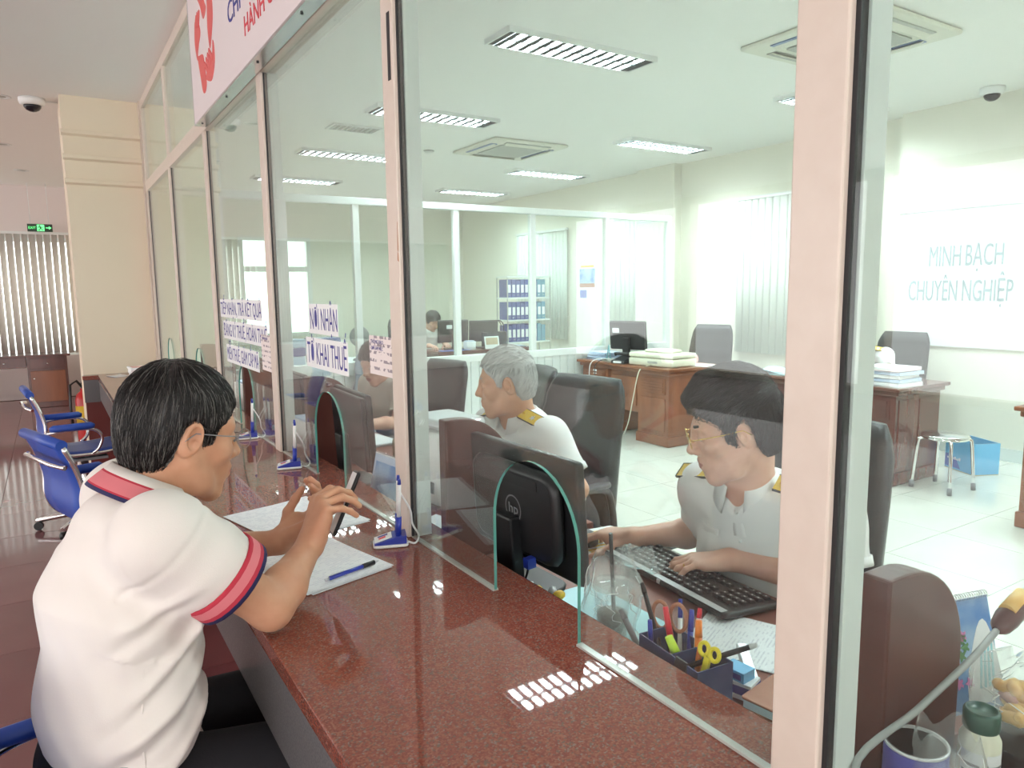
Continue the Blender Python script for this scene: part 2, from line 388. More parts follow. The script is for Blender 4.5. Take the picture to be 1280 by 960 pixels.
        for ax in range(3):
            o1, o2 = (ax + 1) % 3, (ax + 2) % 3
            lo = [slice(1, -1)] * 3; lo[ax] = slice(0, -1); hi = list(lo); hi[ax] = slice(1, None)
            A, B = g[tuple(lo)], g[tuple(hi)]
            for want, flip in ((A & ~B, False), (~A & B, True)):
                e = np.argwhere(want); e[:, o1] += 1; e[:, o2] += 1
                if not len(e): continue
                qs = []
                for p, q in ((1, 1), (0, 1), (0, 0), (1, 0)):
                    m = e.copy(); m[:, o1] -= p; m[:, o2] -= q; qs.append(idx[tuple(m.T)])
                qs = np.stack(qs, 1); Q.append(qs[:, ::-1] if flip else qs)
        return P, np.concatenate(Q) if Q else np.zeros((0, 4), int)
def raw(name, parts, mats, parent=None, mi=None):
    """parts: list of (verts, quads); one object"""
    off = 0; VS = []; QS = []
    for P, Q in parts: VS.append(P); QS.append(Q + off); off += len(P)
    VS = np.concatenate(VS); QS = np.concatenate(QS)
    me = bpy.data.meshes.new(name); me.vertices.add(len(VS)); me.vertices.foreach_set('co', VS.astype(np.float32).ravel())
    n = len(QS); me.loops.add(4 * n); me.loops.foreach_set('vertex_index', QS.astype(np.int32).ravel())
    me.polygons.add(n); me.polygons.foreach_set('loop_start', np.arange(0, 4 * n, 4, dtype=np.int32)); me.polygons.foreach_set('loop_total', np.full(n, 4, np.int32))
    me.polygons.foreach_set('use_smooth', np.ones(n, bool))
    for m in ([mats] if isinstance(mats, str) else mats): me.materials.append(MATS[m])
    if mi is not None: me.polygons.foreach_set('material_index', mi(VS[QS].mean(1)).astype(np.int32))
    me.update(calc_edges=True); me.validate()
    o = bpy.data.objects.new(name, me); COL.objects.link(o); o.parent = parent; return o
# ---------------------------------------------------------------- heads, hair, hands
def head_axes(f, roll=0):
    f = unit(f); l = unit(np.cross((0, 0, 1), f)); u = np.cross(f, l)
    c, s_ = math.cos(roll), math.sin(roll); return np.stack([f, l * c + u * s_, u * c - l * s_], 1)
def head(c, R, sc, neck, h=.003, fem=0, wide=0, rn=.055):
    """head in its own axes: x forward, y left, z up, origin between the ears; neck = world point of the neck's base"""
    N = R.T @ (np.asarray(neck) - c) / sc
    F = Field((-.135, -.125, min(N[2] - .03, -.13)), (.145, .125, .16), h / sc)
    F.ell((-.008, 0, .045), (.096, .074 + wide, .084), .02)
    F.ell((.030, 0, -.012), (.066, .060 + wide, .082), .03)
    for y in (-1, 1):
        F.cap((.002, y * .054, -.040), (.030, y * .044, -.078), .017, .016, .03); F.cap((.030, y * .044, -.078), (.070, y * .014, -.100), .016, .015, .03)
        F.ell((.062, y * .042, -.016), (.022, .022, .018), .025)
        F.cap((.087, y * .012, .030), (.070, y * .048, .030), .009, .010, .02)
    F.ell((.076, 0, -.098), (.017, .020, .015), .02)
    F.ell((.076, 0, -.056), (.026, .032, .028), .025)
    for y in (-1, 1): F.ell((.101, y * .031, .012), (.018, .017, .013), .018, op='sub')
    F.cap((.092, 0, .022), (.113, 0, -.020), .008, .0095, .014); F.ell((.112, 0, -.022), (.011, .011, .010), .008)
    for y in (-1, 1): F.ell((.101, y * .014, -.026), (.010, .008, .008), .008); F.ell((.109, y * .007, -.031), (.005, .004, .004), .003, op='sub')
    for y in (-1, 1): F.ell((.079, y * .031, .012), (.0135, .0165, .0115), .006)
    F.cap((.098, -.014, -.050), (.098, .014, -.050), .006, .006, .008); F.cap((.096, -.013, -.063), (.096, .013, -.063), .0075, .0075, .008)
    F.cap((.106, -.021, -.0565), (.106, .021, -.0565), .0022, .0022, .004, op='sub')
    for y in (-1, 1):
        a = math.radians(12); E = np.stack([V3(math.cos(a), y * .34, -math.sin(a)), V3(-.3, y * .94, 0), V3(math.sin(a), 0, math.cos(a))], 1); E /= np.linalg.norm(E, axis=0)
        F.ell((-.010, y * (.077 + wide), .004), (.020, .009, .033), .006, R=E)
        F.ell((-.006, y * (.084 + wide), .006), (.0115, .008, .021), .004, R=E, op='sub')
        F.ell((-.003, y * (.078 + wide), -.004), (.006, .006, .008), .004, R=E)
    F.cap((-.028, 0, -.030), N, rn - .002, rn + .004, .035); F.cap(N, N + unit(N - V3(0, 0, 0)) * .05, rn + .004, rn + .02, .03)
    P, Q = F.mesh(); return c + (P * sc) @ R.T, Q
def skin_mats(c, R, sc):
    def f(C):
        q = (C - c) @ R / sc; m = np.zeros(len(C))
        lip = (q[:, 0] > .084) & (np.abs(q[:, 1]) < .024) & (((q[:, 2] > -.0715) & (q[:, 2] < -.046)))
        lip &= np.abs(q[:, 1]) < .024 - np.abs(q[:, 2] + .0575) * .75
        m[lip] = 1; return m
    return f
def eyes(c, R, sc, parent, look=(1, 0, -.3)):
    for y in (-1, 1):
        mb = MB(); L = V3(.0805, y * .031, .0105); w = c + R @ L * sc; mb.ball(w, .0118 * sc, 14, 0)
        d = R @ unit(look); mb.ball(w + d * .0072 * sc, .0056 * sc, 10, 1); mb.build('eye', ['eye_white', 'iris'], parent)
def brows(c, R, sc, parent, m):
    for y in (-1, 1):
        mb = MB(); pts = [(.0925, y * .013, .031), (.0935, y * .022, .0365), (.086, y * .036, .038), (.072, y * .050, .032)]
        mb.tube([c + R @ V3(*p) * sc for p in pts], [.0025 * sc, .0042 * sc, .0038 * sc, .0015 * sc], 6); mb.build('eyebrow', m, parent)
def hair(c, R, sc, parent, m, line, top=.014, side=.008, n=900, length=.045, flow=None, h=.0035, wide=0, extra=None, amp=.0007, rs=.0011, lift=.004, m2=None, seed=1, fringe=0):
    """line: (xs, zs) lowest z of the hair at each x; flow(q) -> direction of the strands"""
    F = Field((-.15, -.13, -.14), (.15, .13, .18), h / sc)
    F.ell((-.008, 0, .045), (.096 + side, .074 + wide + side, .084 + top), .02)
    F.ell((-.05, 0, -.01), (.052, .060 + wide + side * .5, .07), .03)
    if extra: extra(F)
    xs, zs = line; X, Y, Z = F.ax[0][:, None, None], F.ax[1][None, :, None], F.ax[2][None, None, :]
    lim = np.interp(X, xs, zs) + .006 * np.sin(Y * 210 + X * 90) * (X > .03) - np.abs(Y) * np.interp(X, [.02, .06], [0, .25])
    e = (lim - Z) * .75; k = .008; d = F.d
    F.d = np.maximum(d, e) + np.maximum(k - np.abs(d - e), 0) ** 2 / (4 * k)
    F.warp(lambda X, Y, Z: amp * np.sin(np.arctan2(Y, Z + .02) * 70 + X * 60) * np.sin(X * 120 + Y * 40))
    D = F.d.copy(); P, Q = F.mesh(); rng = np.random.default_rng(seed); G = np.stack(np.gradient(D), -1)
    def look(q):
        g = (q - F.lo) / F.h; i0 = np.clip(np.round(g).astype(int), 0, F.n - 1); k = tuple(i0.T); gr = unit_rows(G[k])
        return D[k] + ((g - i0) * F.h * gr).sum(1), gr
    ok = P[:, 2] > np.interp(P[:, 0], xs, zs) - .01
    q = P[rng.choice(np.argwhere(ok)[:, 0], n)]; dd, nn = look(q); seg = 6; L = length * rng.uniform(.5, 1.1, n); lf = lift * rng.uniform(.5, 1.3, n); jit = rng.normal(0, .09, (n, 3))
    rings = []; dirn = None; fr = fringe * rng.random(n) ** 2 * (q[:, 0] > .045)
    for j in range(seg + 1):
        u = j / seg; t = np.array([flow(p) for p in q], float); t = unit_rows(t) + jit; t = unit_rows(t - nn * (t * nn).sum(1)[:, None])
        dirn = t if dirn is None else unit_rows(dirn * .5 + t * .5); dirn = unit_rows(dirn - nn * (dirn * nn).sum(1)[:, None]); bn_ = np.cross(nn, dirn)
        rr = rs * (1 - u * .85) * min(1, .4 + 2 * u) + .00012; cc = q + nn * (lf * math.sin(math.pi * min(u * .9, 1)) + .0002)[:, None]
        rings.append(np.stack([cc + rr * (nn * math.cos(a) + bn_ * math.sin(a)) for a in (0, 2.09, 4.19)], 1))
        go = q[:, 2] > np.interp(q[:, 0], xs, zs) - .003 - fr
        q = q + dirn * (np.where(go, L / seg, .0004))[:, None]; dd, nn = look(q); q = q - nn * np.clip(dd, -.006, .006)[:, None]
    SP = np.stack(rings, 1).reshape(-1, 3); base = (np.arange(n) * 3 * (seg + 1))[:, None, None, None]
    jj = np.arange(seg)[None, :, None, None] * 3; aa = np.arange(3)[None, None, :, None]; a2 = (np.arange(3) + 1)[None, None, :, None] % 3
    SQ = np.concatenate([base + jj + aa, base + jj + a2, base + jj + 3 + a2, base + jj + 3 + aa], 3).reshape(-1, 4)
    tw = lambda A: c + (np.asarray(A) * sc) @ R.T
    nQ = len(Q); ms = [m] + ([m2] if m2 else [])
    o = raw('hair', [(tw(P), Q), (tw(SP), np.array(SQ))], ms, parent)
    if m2:
        mi = np.zeros(nQ + len(SQ), np.int32); r = rng.random(n) < .22; mi[nQ:] = np.repeat(r, 18); o.data.polygons.foreach_set('material_index', mi)
    return o
def unit_rows(A): return A / np.maximum(np.linalg.norm(A, axis=1), 1e-9)[:, None]
def hand(F, w, f, n, side, s=1., curl=None, thumb=None, spread=.10, k=.004):
    """w wrist, f along the palm, n out of the palm, side 'R'/'L'"""
    f = unit(f); n = unit(np.asarray(n) - f * np.dot(f, n)); l = np.cross(f, n) if side == 'R' else np.cross(n, f)
    curl = curl or [(25, 35, 20)] * 4; w = np.asarray(w, float)
    P = lambda a, b, c_: w + s * (f * a + l * b + n * c_)
    base = [(.092, .030), (.096, .010), (.091, -.010), (.083, -.029)]
    for a, b in base: F.cap(P(0, b * .55, 0), P(a, b, -.002), .0175 * s, .0115 * s, .014)
    F.cap(P(.02, .018, .010), P(.062, .030, .012), .016 * s, .013 * s, .014); F.cap(P(.02, -.020, .008), P(.065, -.028, .006), .014 * s, .011 * s, .012)
    Ls = [(.043, .027, .021), (.047, .031, .022), (.044, .029, .022), (.034, .022, .019)]; rr = [.0094, .0095, .0090, .0079]
    for i in range(4):
        p = P(base[i][0], base[i][1], -.002); an = 0; sp = (1.5 - i) * spread; r = rr[i] * s
        for j in range(3):
            an += math.radians(curl[i][j]); d = unit(f * math.cos(an) + n * math.sin(an) + l * sp * (1 - .3 * j)); q = p + d * Ls[i][j] * s
            F.cap(p, q, r * (1.06 if j else 1.12), r * .93, k); p = q; r *= .92
    th = thumb or [(.55, .75, .35), (.85, .35, .35), (.95, .0, .35)]; p = P(.022, .024, .008); r = .0135 * s
    for dv, L in zip(th, (.044, .034, .028)):
        d = unit(f * dv[0] + l * dv[1] + n * dv[2]); q = p + d * L * s; F.cap(p, q, r, r * .84, .006); p = q; r *= .86
def arm(el, wr, f, n, side, h=.003, s=1., r0=.043, up=None, **kw):
    """forearm and hand, and a piece of the upper arm towards up"""
    el, wr = np.asarray(el, float), np.asarray(wr, float); tip = wr + unit(f) * .2 * s
    ps = [el, wr, tip] + ([np.asarray(up, float)] if up is not None else []); F = Field(np.min(ps, 0) - .11, np.max(ps, 0) + .11, h)
    mid = el * .7 + wr * .3
    F.cap(el, mid, r0 * .92 * s, r0 * s, .02); F.cap(mid, wr, r0 * s, .026 * s, .02)
    ff = unit(f); F.cap(wr, wr + ff * .02 * s, .025 * s, .022 * s, .02)
    if up is not None: F.cap(el, up, r0 * .95 * s, r0 * 1.12 * s, .02)
    hand(F, wr, f, n, side, s, **kw); return F.mesh()
def spectacles(c, R, sc, parent, m='gold', rim=.0011, label=None):
    T = lambda *p: c + R @ V3(*p) * sc
    fr = MB()
    for y in (-1, 1):
        fr.tube([T(.113 - .006 * abs(math.sin(a) * .0) - .010 * (0 if math.cos(a) * 1 < 0 else 0), y * (.033 + .024 * math.cos(a)), .008 + .0185 * math.sin(a)) for a in np.linspace(0, 2 * math.pi, 20, endpoint=False)], rim * sc, 6, closed=True)
        fr.tube([T(.112, y * .057, .014), T(.104, y * .070, .015), T(.05, y * .079, .014), T(-.005, y * .082, .015), T(-.022, y * .081, .000)], rim * sc, 6)
        fr.tube([T(.111, y * .011, .006), T(.104, y * .010, -.002)], .0022 * sc, 6)
    fr.tube([T(.113, -.010, .014), T(.117, 0, .016), T(.113, .010, .014)], rim * sc, 6)
    g = fr.build('spectacles', m, parent)
    for y in (-1, 1):
        mb = MB(); n = 20; rg = [T(.113, y * (.033 + .023 * math.cos(a)), .008 + .0178 * math.sin(a)) for a in np.linspace(0, 2 * math.pi, n, endpoint=False)]
        mb.add([T(.1145, y * .033, .008)] + rg, [(0, i + 1, (i + 1) % n + 1) for i in range(n)], 0, True); mb.build('lens', 'lens', g)
    return g
# ---------------------------------------------------------------- room shell
CZ = 3.07; PX = .775
def tiles(parent, xs, ys, size, mname):
    g = .0016
    t = MB().box(-size / 2 + g, size / 2 - g, -size / 2 + g, size / 2 - g, -.008, 0).build('floor_tile', mname, parent, bevel=.0006)
    first = True
    for x in xs:
        for y in ys:
            if first: t.location = (x, y, 0); first = False
            else: piece(t, (x, y, 0), parent)
fl = struct(MB().box(.80, 7.1, -2.4, 12.85, -.06, -.004).build('floor', 'office_grout'))
tiles(fl, [1.20 + .6 * i for i in range(10)], [.1 + .6 * i for i in range(17)], .6, 'office_tile')
fh = struct(MB().box(-8.2, .80, -5.2, 12.85, -.06, -.004).build('floor', 'hall_grout'))
tiles(fh, [.5 - .6 * i for i in range(10)], [.9 + .6 * i for i in range(20)], .6, 'hall_tile')
struct(MB().box(-8.2, 7.1, -5.2, 12.85, CZ, CZ + .12).build('ceiling', 'white_ceiling'))
struct(MB().box(6.95, 7.1, -2.4, 6.8, 0, CZ).build('wall_right', 'office_paint'))
struct(MB().box(6.80, 6.95, 1.0, 3.92, 0, CZ).build('wall_right', 'office_paint'))
struct(MB().box(6.95, 7.1, 6.8, 12.7, 0, CZ).build('wall_rear', 'office_paint'))
struct(MB().box(6.82, 6.95, 6.85, 7.55, 0, CZ).build('wall_pilaster', 'office_paint'))
struct(MB().box(.84, 7.1, -2.4, -2.2, 0, CZ).build('wall_near', 'office_paint'))
struct(MB().box(6.785, 6.80, 1.0, 3.92, 0, .11).build('baseboard_right', 'inner_frame'))
struct(MB().box(6.935, 6.95, 3.92, 6.8, 0, .11).build('baseboard_right', 'inner_frame'))
# far end wall with the hall window and the window of the back room
m = MB(); Y0, Y1 = 12.7, 12.85
m2 = MB()
for x0, x1, z0, z1 in ((-8.2, -5, 0, CZ), (-5, .42, 0, .62), (-5, .42, 2.34, CZ), (.42, .67, 0, CZ)): m2.box(x0, x1, Y0, Y1, z0, z1)
struct(m2.build('wall_far', 'hall_paint'))
for x0, x1, z0, z1 in ((.67, 2.72, 0, CZ), (2.72, 3.92, 0, .75), (2.72, 3.92, 2.45, CZ), (3.92, 6.95, 0, CZ)): m.box(x0, x1, Y0, Y1, z0, z1)
struct(m.build('wall_far', 'office_paint'))
wf = struct(MB().box(-5, .42, 12.74, 12.80, .62, .68).box(-5, .42, 12.74, 12.80, 2.28, 2.34).box(-1.6, -1.54, 12.74, 12.8, .68, 2.28).build('window_1', 'inner_frame'))
MB().box(-5, .42, 12.765, 12.773, .68, 2.28).build('window_pane', 'inner_glass', wf)
wf = struct(MB().box(2.72, 2.79, 12.66, 12.80, .75, 2.45).box(3.85, 3.92, 12.66, 12.80, .75, 2.45).box(2.79, 3.85, 12.66, 12.80, .75, .82).box(2.79, 3.85, 12.66, 12.80, 2.38, 2.45).box(2.79, 3.85, 12.66, 12.8, 1.86, 1.95).box(3.28, 3.34, 12.68, 12.8, .82, 1.86).build('window_2', 'inner_frame'))
MB().box(2.79, 3.85, 12.73, 12.738, .82, 2.38).build('window_pane', 'inner_glass', wf)
struct(MB().box(.50, .84, 7.55, 12.7, 0, CZ).build('wall_middle', 'cream_paint'))
# hall facade: piers and sills between big openings that let the daylight in
m = MB()
for y in (-5.2, -1.6, 2.0, 5.6, 9.2): m.box(-8.2, -8.0, y, y + .35, 0, CZ)
m.box(-8.2, -8.0, -5.2, 12.85, 0, .10).box(-8.2, -8.0, -5.2, 12.85, 2.95, CZ)
struct(m.build('wall_left', 'cream_paint'))
m = MB()
for x in (-8.2, -5.0, -1.8, 1.0): m.box(x, x + .35, -5.2, -5.0, 0, CZ)
m.box(-8.2, 1.6, -5.2, -5.0, 0, .1).box(-8.2, 1.6, -5.2, -5.0, 2.95, CZ)
struct(m.build('wall_behind', 'cream_paint'))
# cream column at the end of the counter, three mouldings
m = MB(); m.box(.20, .80, 6.9, 7.55, 0, CZ).build
col = struct(m.build('wall_column', 'cream_paint'))
for z in (2.79, 2.60, 2.41):
    # outline order (y,z)
    mm = MB().prism([(6.9, z - .030), (6.866, z - .016), (6.858, z + .012), (6.9, z + .020)], 0, .190, .75)
    mm.build('moulding', 'cream_paint', col)
# ---------------------------------------------------------------- counter
ct = thing('service_counter', 'long polished red granite service counter with grey stone apron under its edge', 'counter', (.58, 3, 0))
def inw(o, p): o.location = -p.location; return o
def W_(mb, name, mats, parent, **k):
    o = mb.build(name, mats, parent, **k); o.location = -Vector(parent.location); return o
W_(MB().box(.30, .87, -1.2, 6.897, .815, .85).box(.19, .30, 6.80, 6.897, .815, .85), 'countertop', 'red_granite', ct, bevel=.004)
W_(MB().box(.303, .333, -1.2, 6.80, .648, .815).box(.193, .303, 6.80, 6.83, .632, .815), 'apron', 'dark_granite', ct)
W_(MB().box(.62, .66, -1.2, 6.85, .002, .815).box(.20, .62, 6.85, 6.88, .002, .815), 'base_panel', 'red_panel', ct)
W_(MB().box(.845, .868, -1.2, 6.85, .70, .815), 'inner_apron', 'dark_granite', ct)
# ---------------------------------------------------------------- glass partition
gp = thing('glass_partition', 'pinkish cream framed glass partition with arched service openings standing on counter', 'partition', (PX, 3, .85))
PY = [-.72, .536, 1.757, 3.02, 4.20, 5.50, 6.78]; HW = .036
for i, y in enumerate(PY):
    w = HW if i != 1 else .034
    p = W_(MB().box(.759, .812, y - w, y + w, .8505, CZ - .001), 'post', 'frame_paint', gp, bevel=.003)
    for sgn in (-1, 1):
        g = MB().box(.769, .783, y + sgn * w, y + sgn * (w + .006), .852, 2.345).build('gasket', 'rubber', p); g.location = (0, 0, 0)
        g = MB().box(.7845, .824, y + sgn * (w + .0005), y + sgn * (w + .009), .852, 2.345).build('inner_profile', 'inner_frame', p); g.location = (0, 0, 0)
W_(MB().box(.757, .815, -1.2, 6.9, 2.345, 2.425), 'transom', 'frame_paint', gp, bevel=.003)
W_(MB().box(.757, .815, -1.2, 6.9, 3.0, CZ - .001), 'top_rail', 'frame_paint', gp, bevel=.003)
W_(MB().box(.750, .815, 6.83, 6.9, .8505, CZ - .001), 'post', 'frame_paint', gp)
AC = [-.09, 1.15, 2.39, 3.62, 4.87, 6.15]
GX0, GX1 = .7715, .7785
def arch_pane(y0, y1, c, z0, z1):
    r, zs = .148, 1.018
    arc = [(c + r * math.cos(a), zs + r * math.sin(a)) for a in np.linspace(0, math.pi, 25)]
    mb = MB(); ol = [(y1, z0), (c + r, z0)] + arc + [(c - r, z0), (y0, z0), (y0, z1), (y1, z1)]
    # faces as strips above the arch so that the outline stays simple
    def quadpair(pa, pb, pc, pd): 
        for x in (GX0, GX1): mb.add([(x, *pa), (x, *pb), (x, *pc), (x, *pd)], [(0, 1, 2, 3)], 0)
    quadpair((y0, z0), (c - r, z0), (c - r, z1), (y0, z1)); quadpair((c + r, z0), (y1, z0), (y1, z1), (c + r, z1))
    for a, b in zip(arc[:-1], arc[1:]): quadpair(a, b, (b[0], z1), (a[0], z1))
    rim = [(c + r, z0)] + arc + [(c - r, z0)]
    for a, b in zip(rim[:-1], rim[1:]): mb.add([(GX0, *a), (GX0, *b), (GX1, *b), (GX1, *a)], [(0, 1, 2, 3)], 1)
    for a, b in (((y0, z0), (c - r, z0)), ((c + r, z0), (y1, z0))): mb.add([(GX0, *a), (GX0, *b), (GX1, *b), (GX1, *a)], [(0, 1, 2, 3)], 1)
    return mb
for i in range(6):
    y0, y1 = PY[i] + HW + .001, PY[i + 1] - HW - .001
    pn = W_(arch_pane(y0, y1, AC[i], .852, 2.345), 'glass_pane', ['partition_glass', 'glass_edge'], gp)
    pn['label'] = 'lower pane with an arched opening'
    c = AC[i]; r = .148
    for a, b in ((y0, c - r), (c + r, y1)): MB().box(.7685, .7815, a, b, .8503, .8545).build('base_bead', 'silicone', pn)
    W_(MB().box(GX0, GX1, y0, y1, 2.425, 3.0), 'upper_pane', 'partition_glass', gp)
    if i == 5: pass
# black tape and rust scratches on the second post
W_(MB().box(.7575, .7588, 1.736, 1.752, 2.02, 2.18), 'black_tape', 'rubber', gp)
for y0, y1, z0, z1 in ((1.724, 1.733, 2.245, 2.262), (1.728, 1.735, 2.225, 2.236), (1.724, 1.729, 1.60, 1.675), (1.7235, 1.731, 1.575, 1.60)): W_(MB().prism([(y0, z0), (y1, z0 + .004), (y1 - .002, z1), (y0 + .002, z1 - .003)], 0, .7583, .7589), 'rust_mark', 'rust', gp)
# lettering stuck on the panes (outer face), white backing strip with navy letters
def sticker(s, y0, y1, z0, h, pane='glass_partition'):
    o = W_(MB().box(.7700, .7708, y1 - .012, y0 + .012, z0 - .015, z0 + h + .012), 'lettering_strip', 'paper_white', gp)
    t = text(s, 'lettering', 'text_navy', (.7698, y0, z0), (0, -1, 0), (0, 0, 1), h, y0 - y1, .0003, o)
sticker('NƠI NHẬN', 2.53, 2.25, 1.375, .075)
sticker('TỜ KHAI THUẾ', 2.575, 2.17, 1.255, .078)
sticker('TIẾP NHẬN, TRẢ KẾT QUẢ', 4.08, 3.22, 1.395, .065)
sticker('ĐĂNG KÝ THUẾ, HOÀN THUẾ', 4.03, 3.14, 1.285, .065)
sticker('MIỄN THUẾ, GIẢM CẤP MÃ', 3.98, 3.32, 1.165, .065)
# taped notices
def notice(label, y0, y1, z0, z1, lines):
    o = tag(MB().box(-.0006, .0006, (y1 - y0) / 2, (y0 - y1) / 2, 0, z1 - z0).build('paper_notice', 'notice_paper'), label, 'notice'); o.location = (.7700, (y0 + y1) / 2, z0)
    for i, (s, h) in enumerate(lines): text(s, 'printed_line', 'text_navy', (-.0012, (y0 - y1) / 2 - .012, z1 - z0 - .022 - .018 * i), (0, -1, 0), (0, 0, 1), h, None, .0002, o)
    return o
notice('pale pink paper notice taped low on glass beside the middle post', 1.975, 1.815, 1.268, 1.378, [('THÔNG BÁO', .011), ('GIỜ LÀM VIỆC', .010)])
notice('narrow pink paper notice taped on glass beside the slim post left of it', 3.245, 3.085, 1.17, 1.325, [('THÔNG BÁO', .012)])
# ---------------------------------------------------------------- sign over the counter
sg = thing('sign_board', 'large pale pink sign board with red hands emblem above the glass partition', 'sign', (.70, 3, 2.37))
W_(MB().box(.700, .750, 1.6, 4.07, 2.352, 3.066), 'panel', 'sign_white', sg, bevel=.002)
W_(MB().box(.7015, .752, 1.6, 4.065, 2.343, 2.3515), 'bottom_strip', 'aluminium', sg)
W_(MB().box(.698, .7022, 4.062, 4.076, 2.345, 3.066), 'edge_strip', 'aluminium', sg)
for y in (3.98, 3.4, 2.85, 2.3): W_(MB().cyl((.72, y, 2.3425), (.72, y, 2.339), .005, n=8), 'screw', 'rubber', sg)
text('CHI CỤC', 'lettering', 'text_navy', (2 * 0, 0, 0), (0, -1, 0), (0, 0, 1), .085, .56, .0008, sg).location = (.6988 - .70, 3.20 - 3, 2.568 - 2.37)
text('HÀNH CHÍNH', 'lettering', 'text_red', (0, 0, 0), (0, -1, 0), (0, 0, 1), .072, .66, .0008, sg).location = (.6988 - .70, 2.94 - 3, 2.452 - 2.37)
# emblem: four red hands chasing each other round a white star
E_ = []
def blob(pts):      # y (to the right on the sign) and z, in the emblem's box of 1 x 2
    mb = MB(); yy = lambda u: 3.93 - u * .46; zz = lambda v: 2.435 + v * .44
    q = [(yy(u), zz(v)) for u, v in pts]; E_.append(1); mb.prism([(a, b) for a, b in q], 0, .6990 - .0001 * len(E_), .700); o = mb.build('emblem', 'logo_red', sg); o.location = -Vector(sg.location)
def smooth(pts, n=4):
    out = []; N = len(pts)
    for i in range(N):
        p0, p1, p2, p3 = (np.array(pts[(i + k) % N], float) for k in (-1, 0, 1, 2))
        for t in np.linspace(0, 1, n, endpoint=False):
            out.append(tuple(.5 * ((2 * p1) + (-p0 + p2) * t + (2 * p0 - 5 * p1 + 4 * p2 - p3) * t * t + (-p0 + 3 * p1 - 3 * p2 + p3) * t ** 3)))
    return out
def simple(pts): blob(smooth(pts))
for q in ([(.00, .60), (.03, .74), (.09, .81), (.27, .74), (.33, .62), (.22, .54), (.13, .46), (.12, .40), (.06, .44)],        # left hand
          [(.22, 1.08), (.55, 1.08), (.60, .86), (.68, .76), (.52, .70), (.40, .86), (.25, 1.0)],                                  # top arm
          [(.70, .94), (.88, .92), (.98, .74), (.96, .56), (.80, .36), (.74, .37), (.70, .56), (.74, .78)],                        # right arm
          [(.12, .42), (.22, .42), (.40, .38), (.45, .25), (.50, .08), (.40, .00), (.28, .04), (.20, .22)],                        # lower left arm
          [(.50, .12), (.62, .06), (.78, .04), (.94, .16), (.95, .32), (.90, .38), (.84, .26), (.60, .20)]): blob(smooth(q))       # lower right hand
def finger(u0, v0, u1, v1, w=.030):
    d = np.array([u1 - u0, (v1 - v0)]); n_ = np.array([-d[1] * .9, d[0]]) / np.linalg.norm(d) * w
    blob(smooth([(u0 + n_[0], v0 + n_[1]), (u1 + n_[0] * .8, v1 + n_[1] * .8), (u1 + d[0] * .08, v1 + d[1] * .08), (u1 - n_[0] * .8, v1 - n_[1] * .8), (u0 - n_[0], v0 - n_[1])]))
for k in range(4):
    finger(.09 + .055 * k, .755 - .012 * k, .155 + .062 * k, .850 - .010 * abs(k - 1.2))
    finger(.58 + .085 * k, .17 + .02 * k, .46 + .080 * k, .275 + .022 * k)
# ---------------------------------------------------------------- back partition of the office
bp = thing('office_partition', 'white framed partition with boarded lower half and glass above at the back of the office', 'partition', (3.5, 6.3, 0))
BX = [.905, 1.72, 2.36, 3.37, 4.26, 5.25, 6.18]
for i, x in enumerate(BX): W_(MB().box(x - .03, x + .03, 6.27, 6.33, .001, 2.33), 'post', 'inner_frame', bp, bevel=.003)
for z0, z1, n in ((2.27, 2.33, 'top_rail'), (.80, .87, 'sill_rail'), (.001, .09, 'bottom_rail')):
    W_(MB().box(.872, 6.2, 6.262, 6.338, z0, z1), n, 'inner_frame', bp, bevel=.003)
for a, b in zip(BX[:-1], BX[1:]): W_(MB().box(a + .03, b - .03, 6.297, 6.303, .87, 2.27), 'glass_pane', 'inner_glass', bp)
pk = MB().prism([(-.048, -.008), (.048, -.008), (.048, .004), (.043, .010), (-.043, .010), (-.048, .004)], 2, .09, .80)
pk0 = None
for i in range(53):
    x = .90 + i * .1 + .05
    if min(abs(x - q) for q in BX) < .02: pass
    loc = Vector((x, 6.29, 0)) - bp.location
    if pk0 is None: pk0 = pk.build('plank', 'inner_frame', bp); pk0.rotation_euler = (0, 0, math.pi); pk0.location = loc
    else: piece(pk0, loc, bp, rot=(0, 0, math.pi))
W_(MB().box(6.155, 6.195, 6.335, 6.80, .001, .80), 'return_panel', 'inner_frame', bp); W_(MB().box(6.155, 6.195, 6.335, 6.8, 2.28, 2.32), 'return_rail', 'inner_frame', bp)
# ---------------------------------------------------------------- ceiling lamps
lamp = thing('ceiling_light', 'x', 'ceiling light', (0, 0, CZ))
MB().box(-.60, .60, -.15, -.135, -.034, -.001).box(-.60, .60, .135, .15, -.034, -.001).box(-.60, -.585, -.135, .135, -.034, -.001).box(.585, .60, -.135, .135, -.034, -.001).build('frame', 'white_plastic', lamp)
MB().box(-.585, .585, -.135, .135, -.006, -.002).build('diffuser', 'lamp_glow', lamp)
m = MB().box(-.52, .52, -.007, .007, -.032, -.008)
for k in range(13):
    x = -.52 + k * 1.04 / 12
    for s in (-1, 1): m.prism([(x - .004, -.008), (x + .004, -.008), (x + .020, -.032), (x - .020, -.032)], 1, s * .008, s * .132)
m.build('louver', 'louver', lamp)
for x in (-.562, .562): MB().box(x - .022, x + .022, -.134, .134, -.028, -.007).build('end_plate', 'louver', lamp)
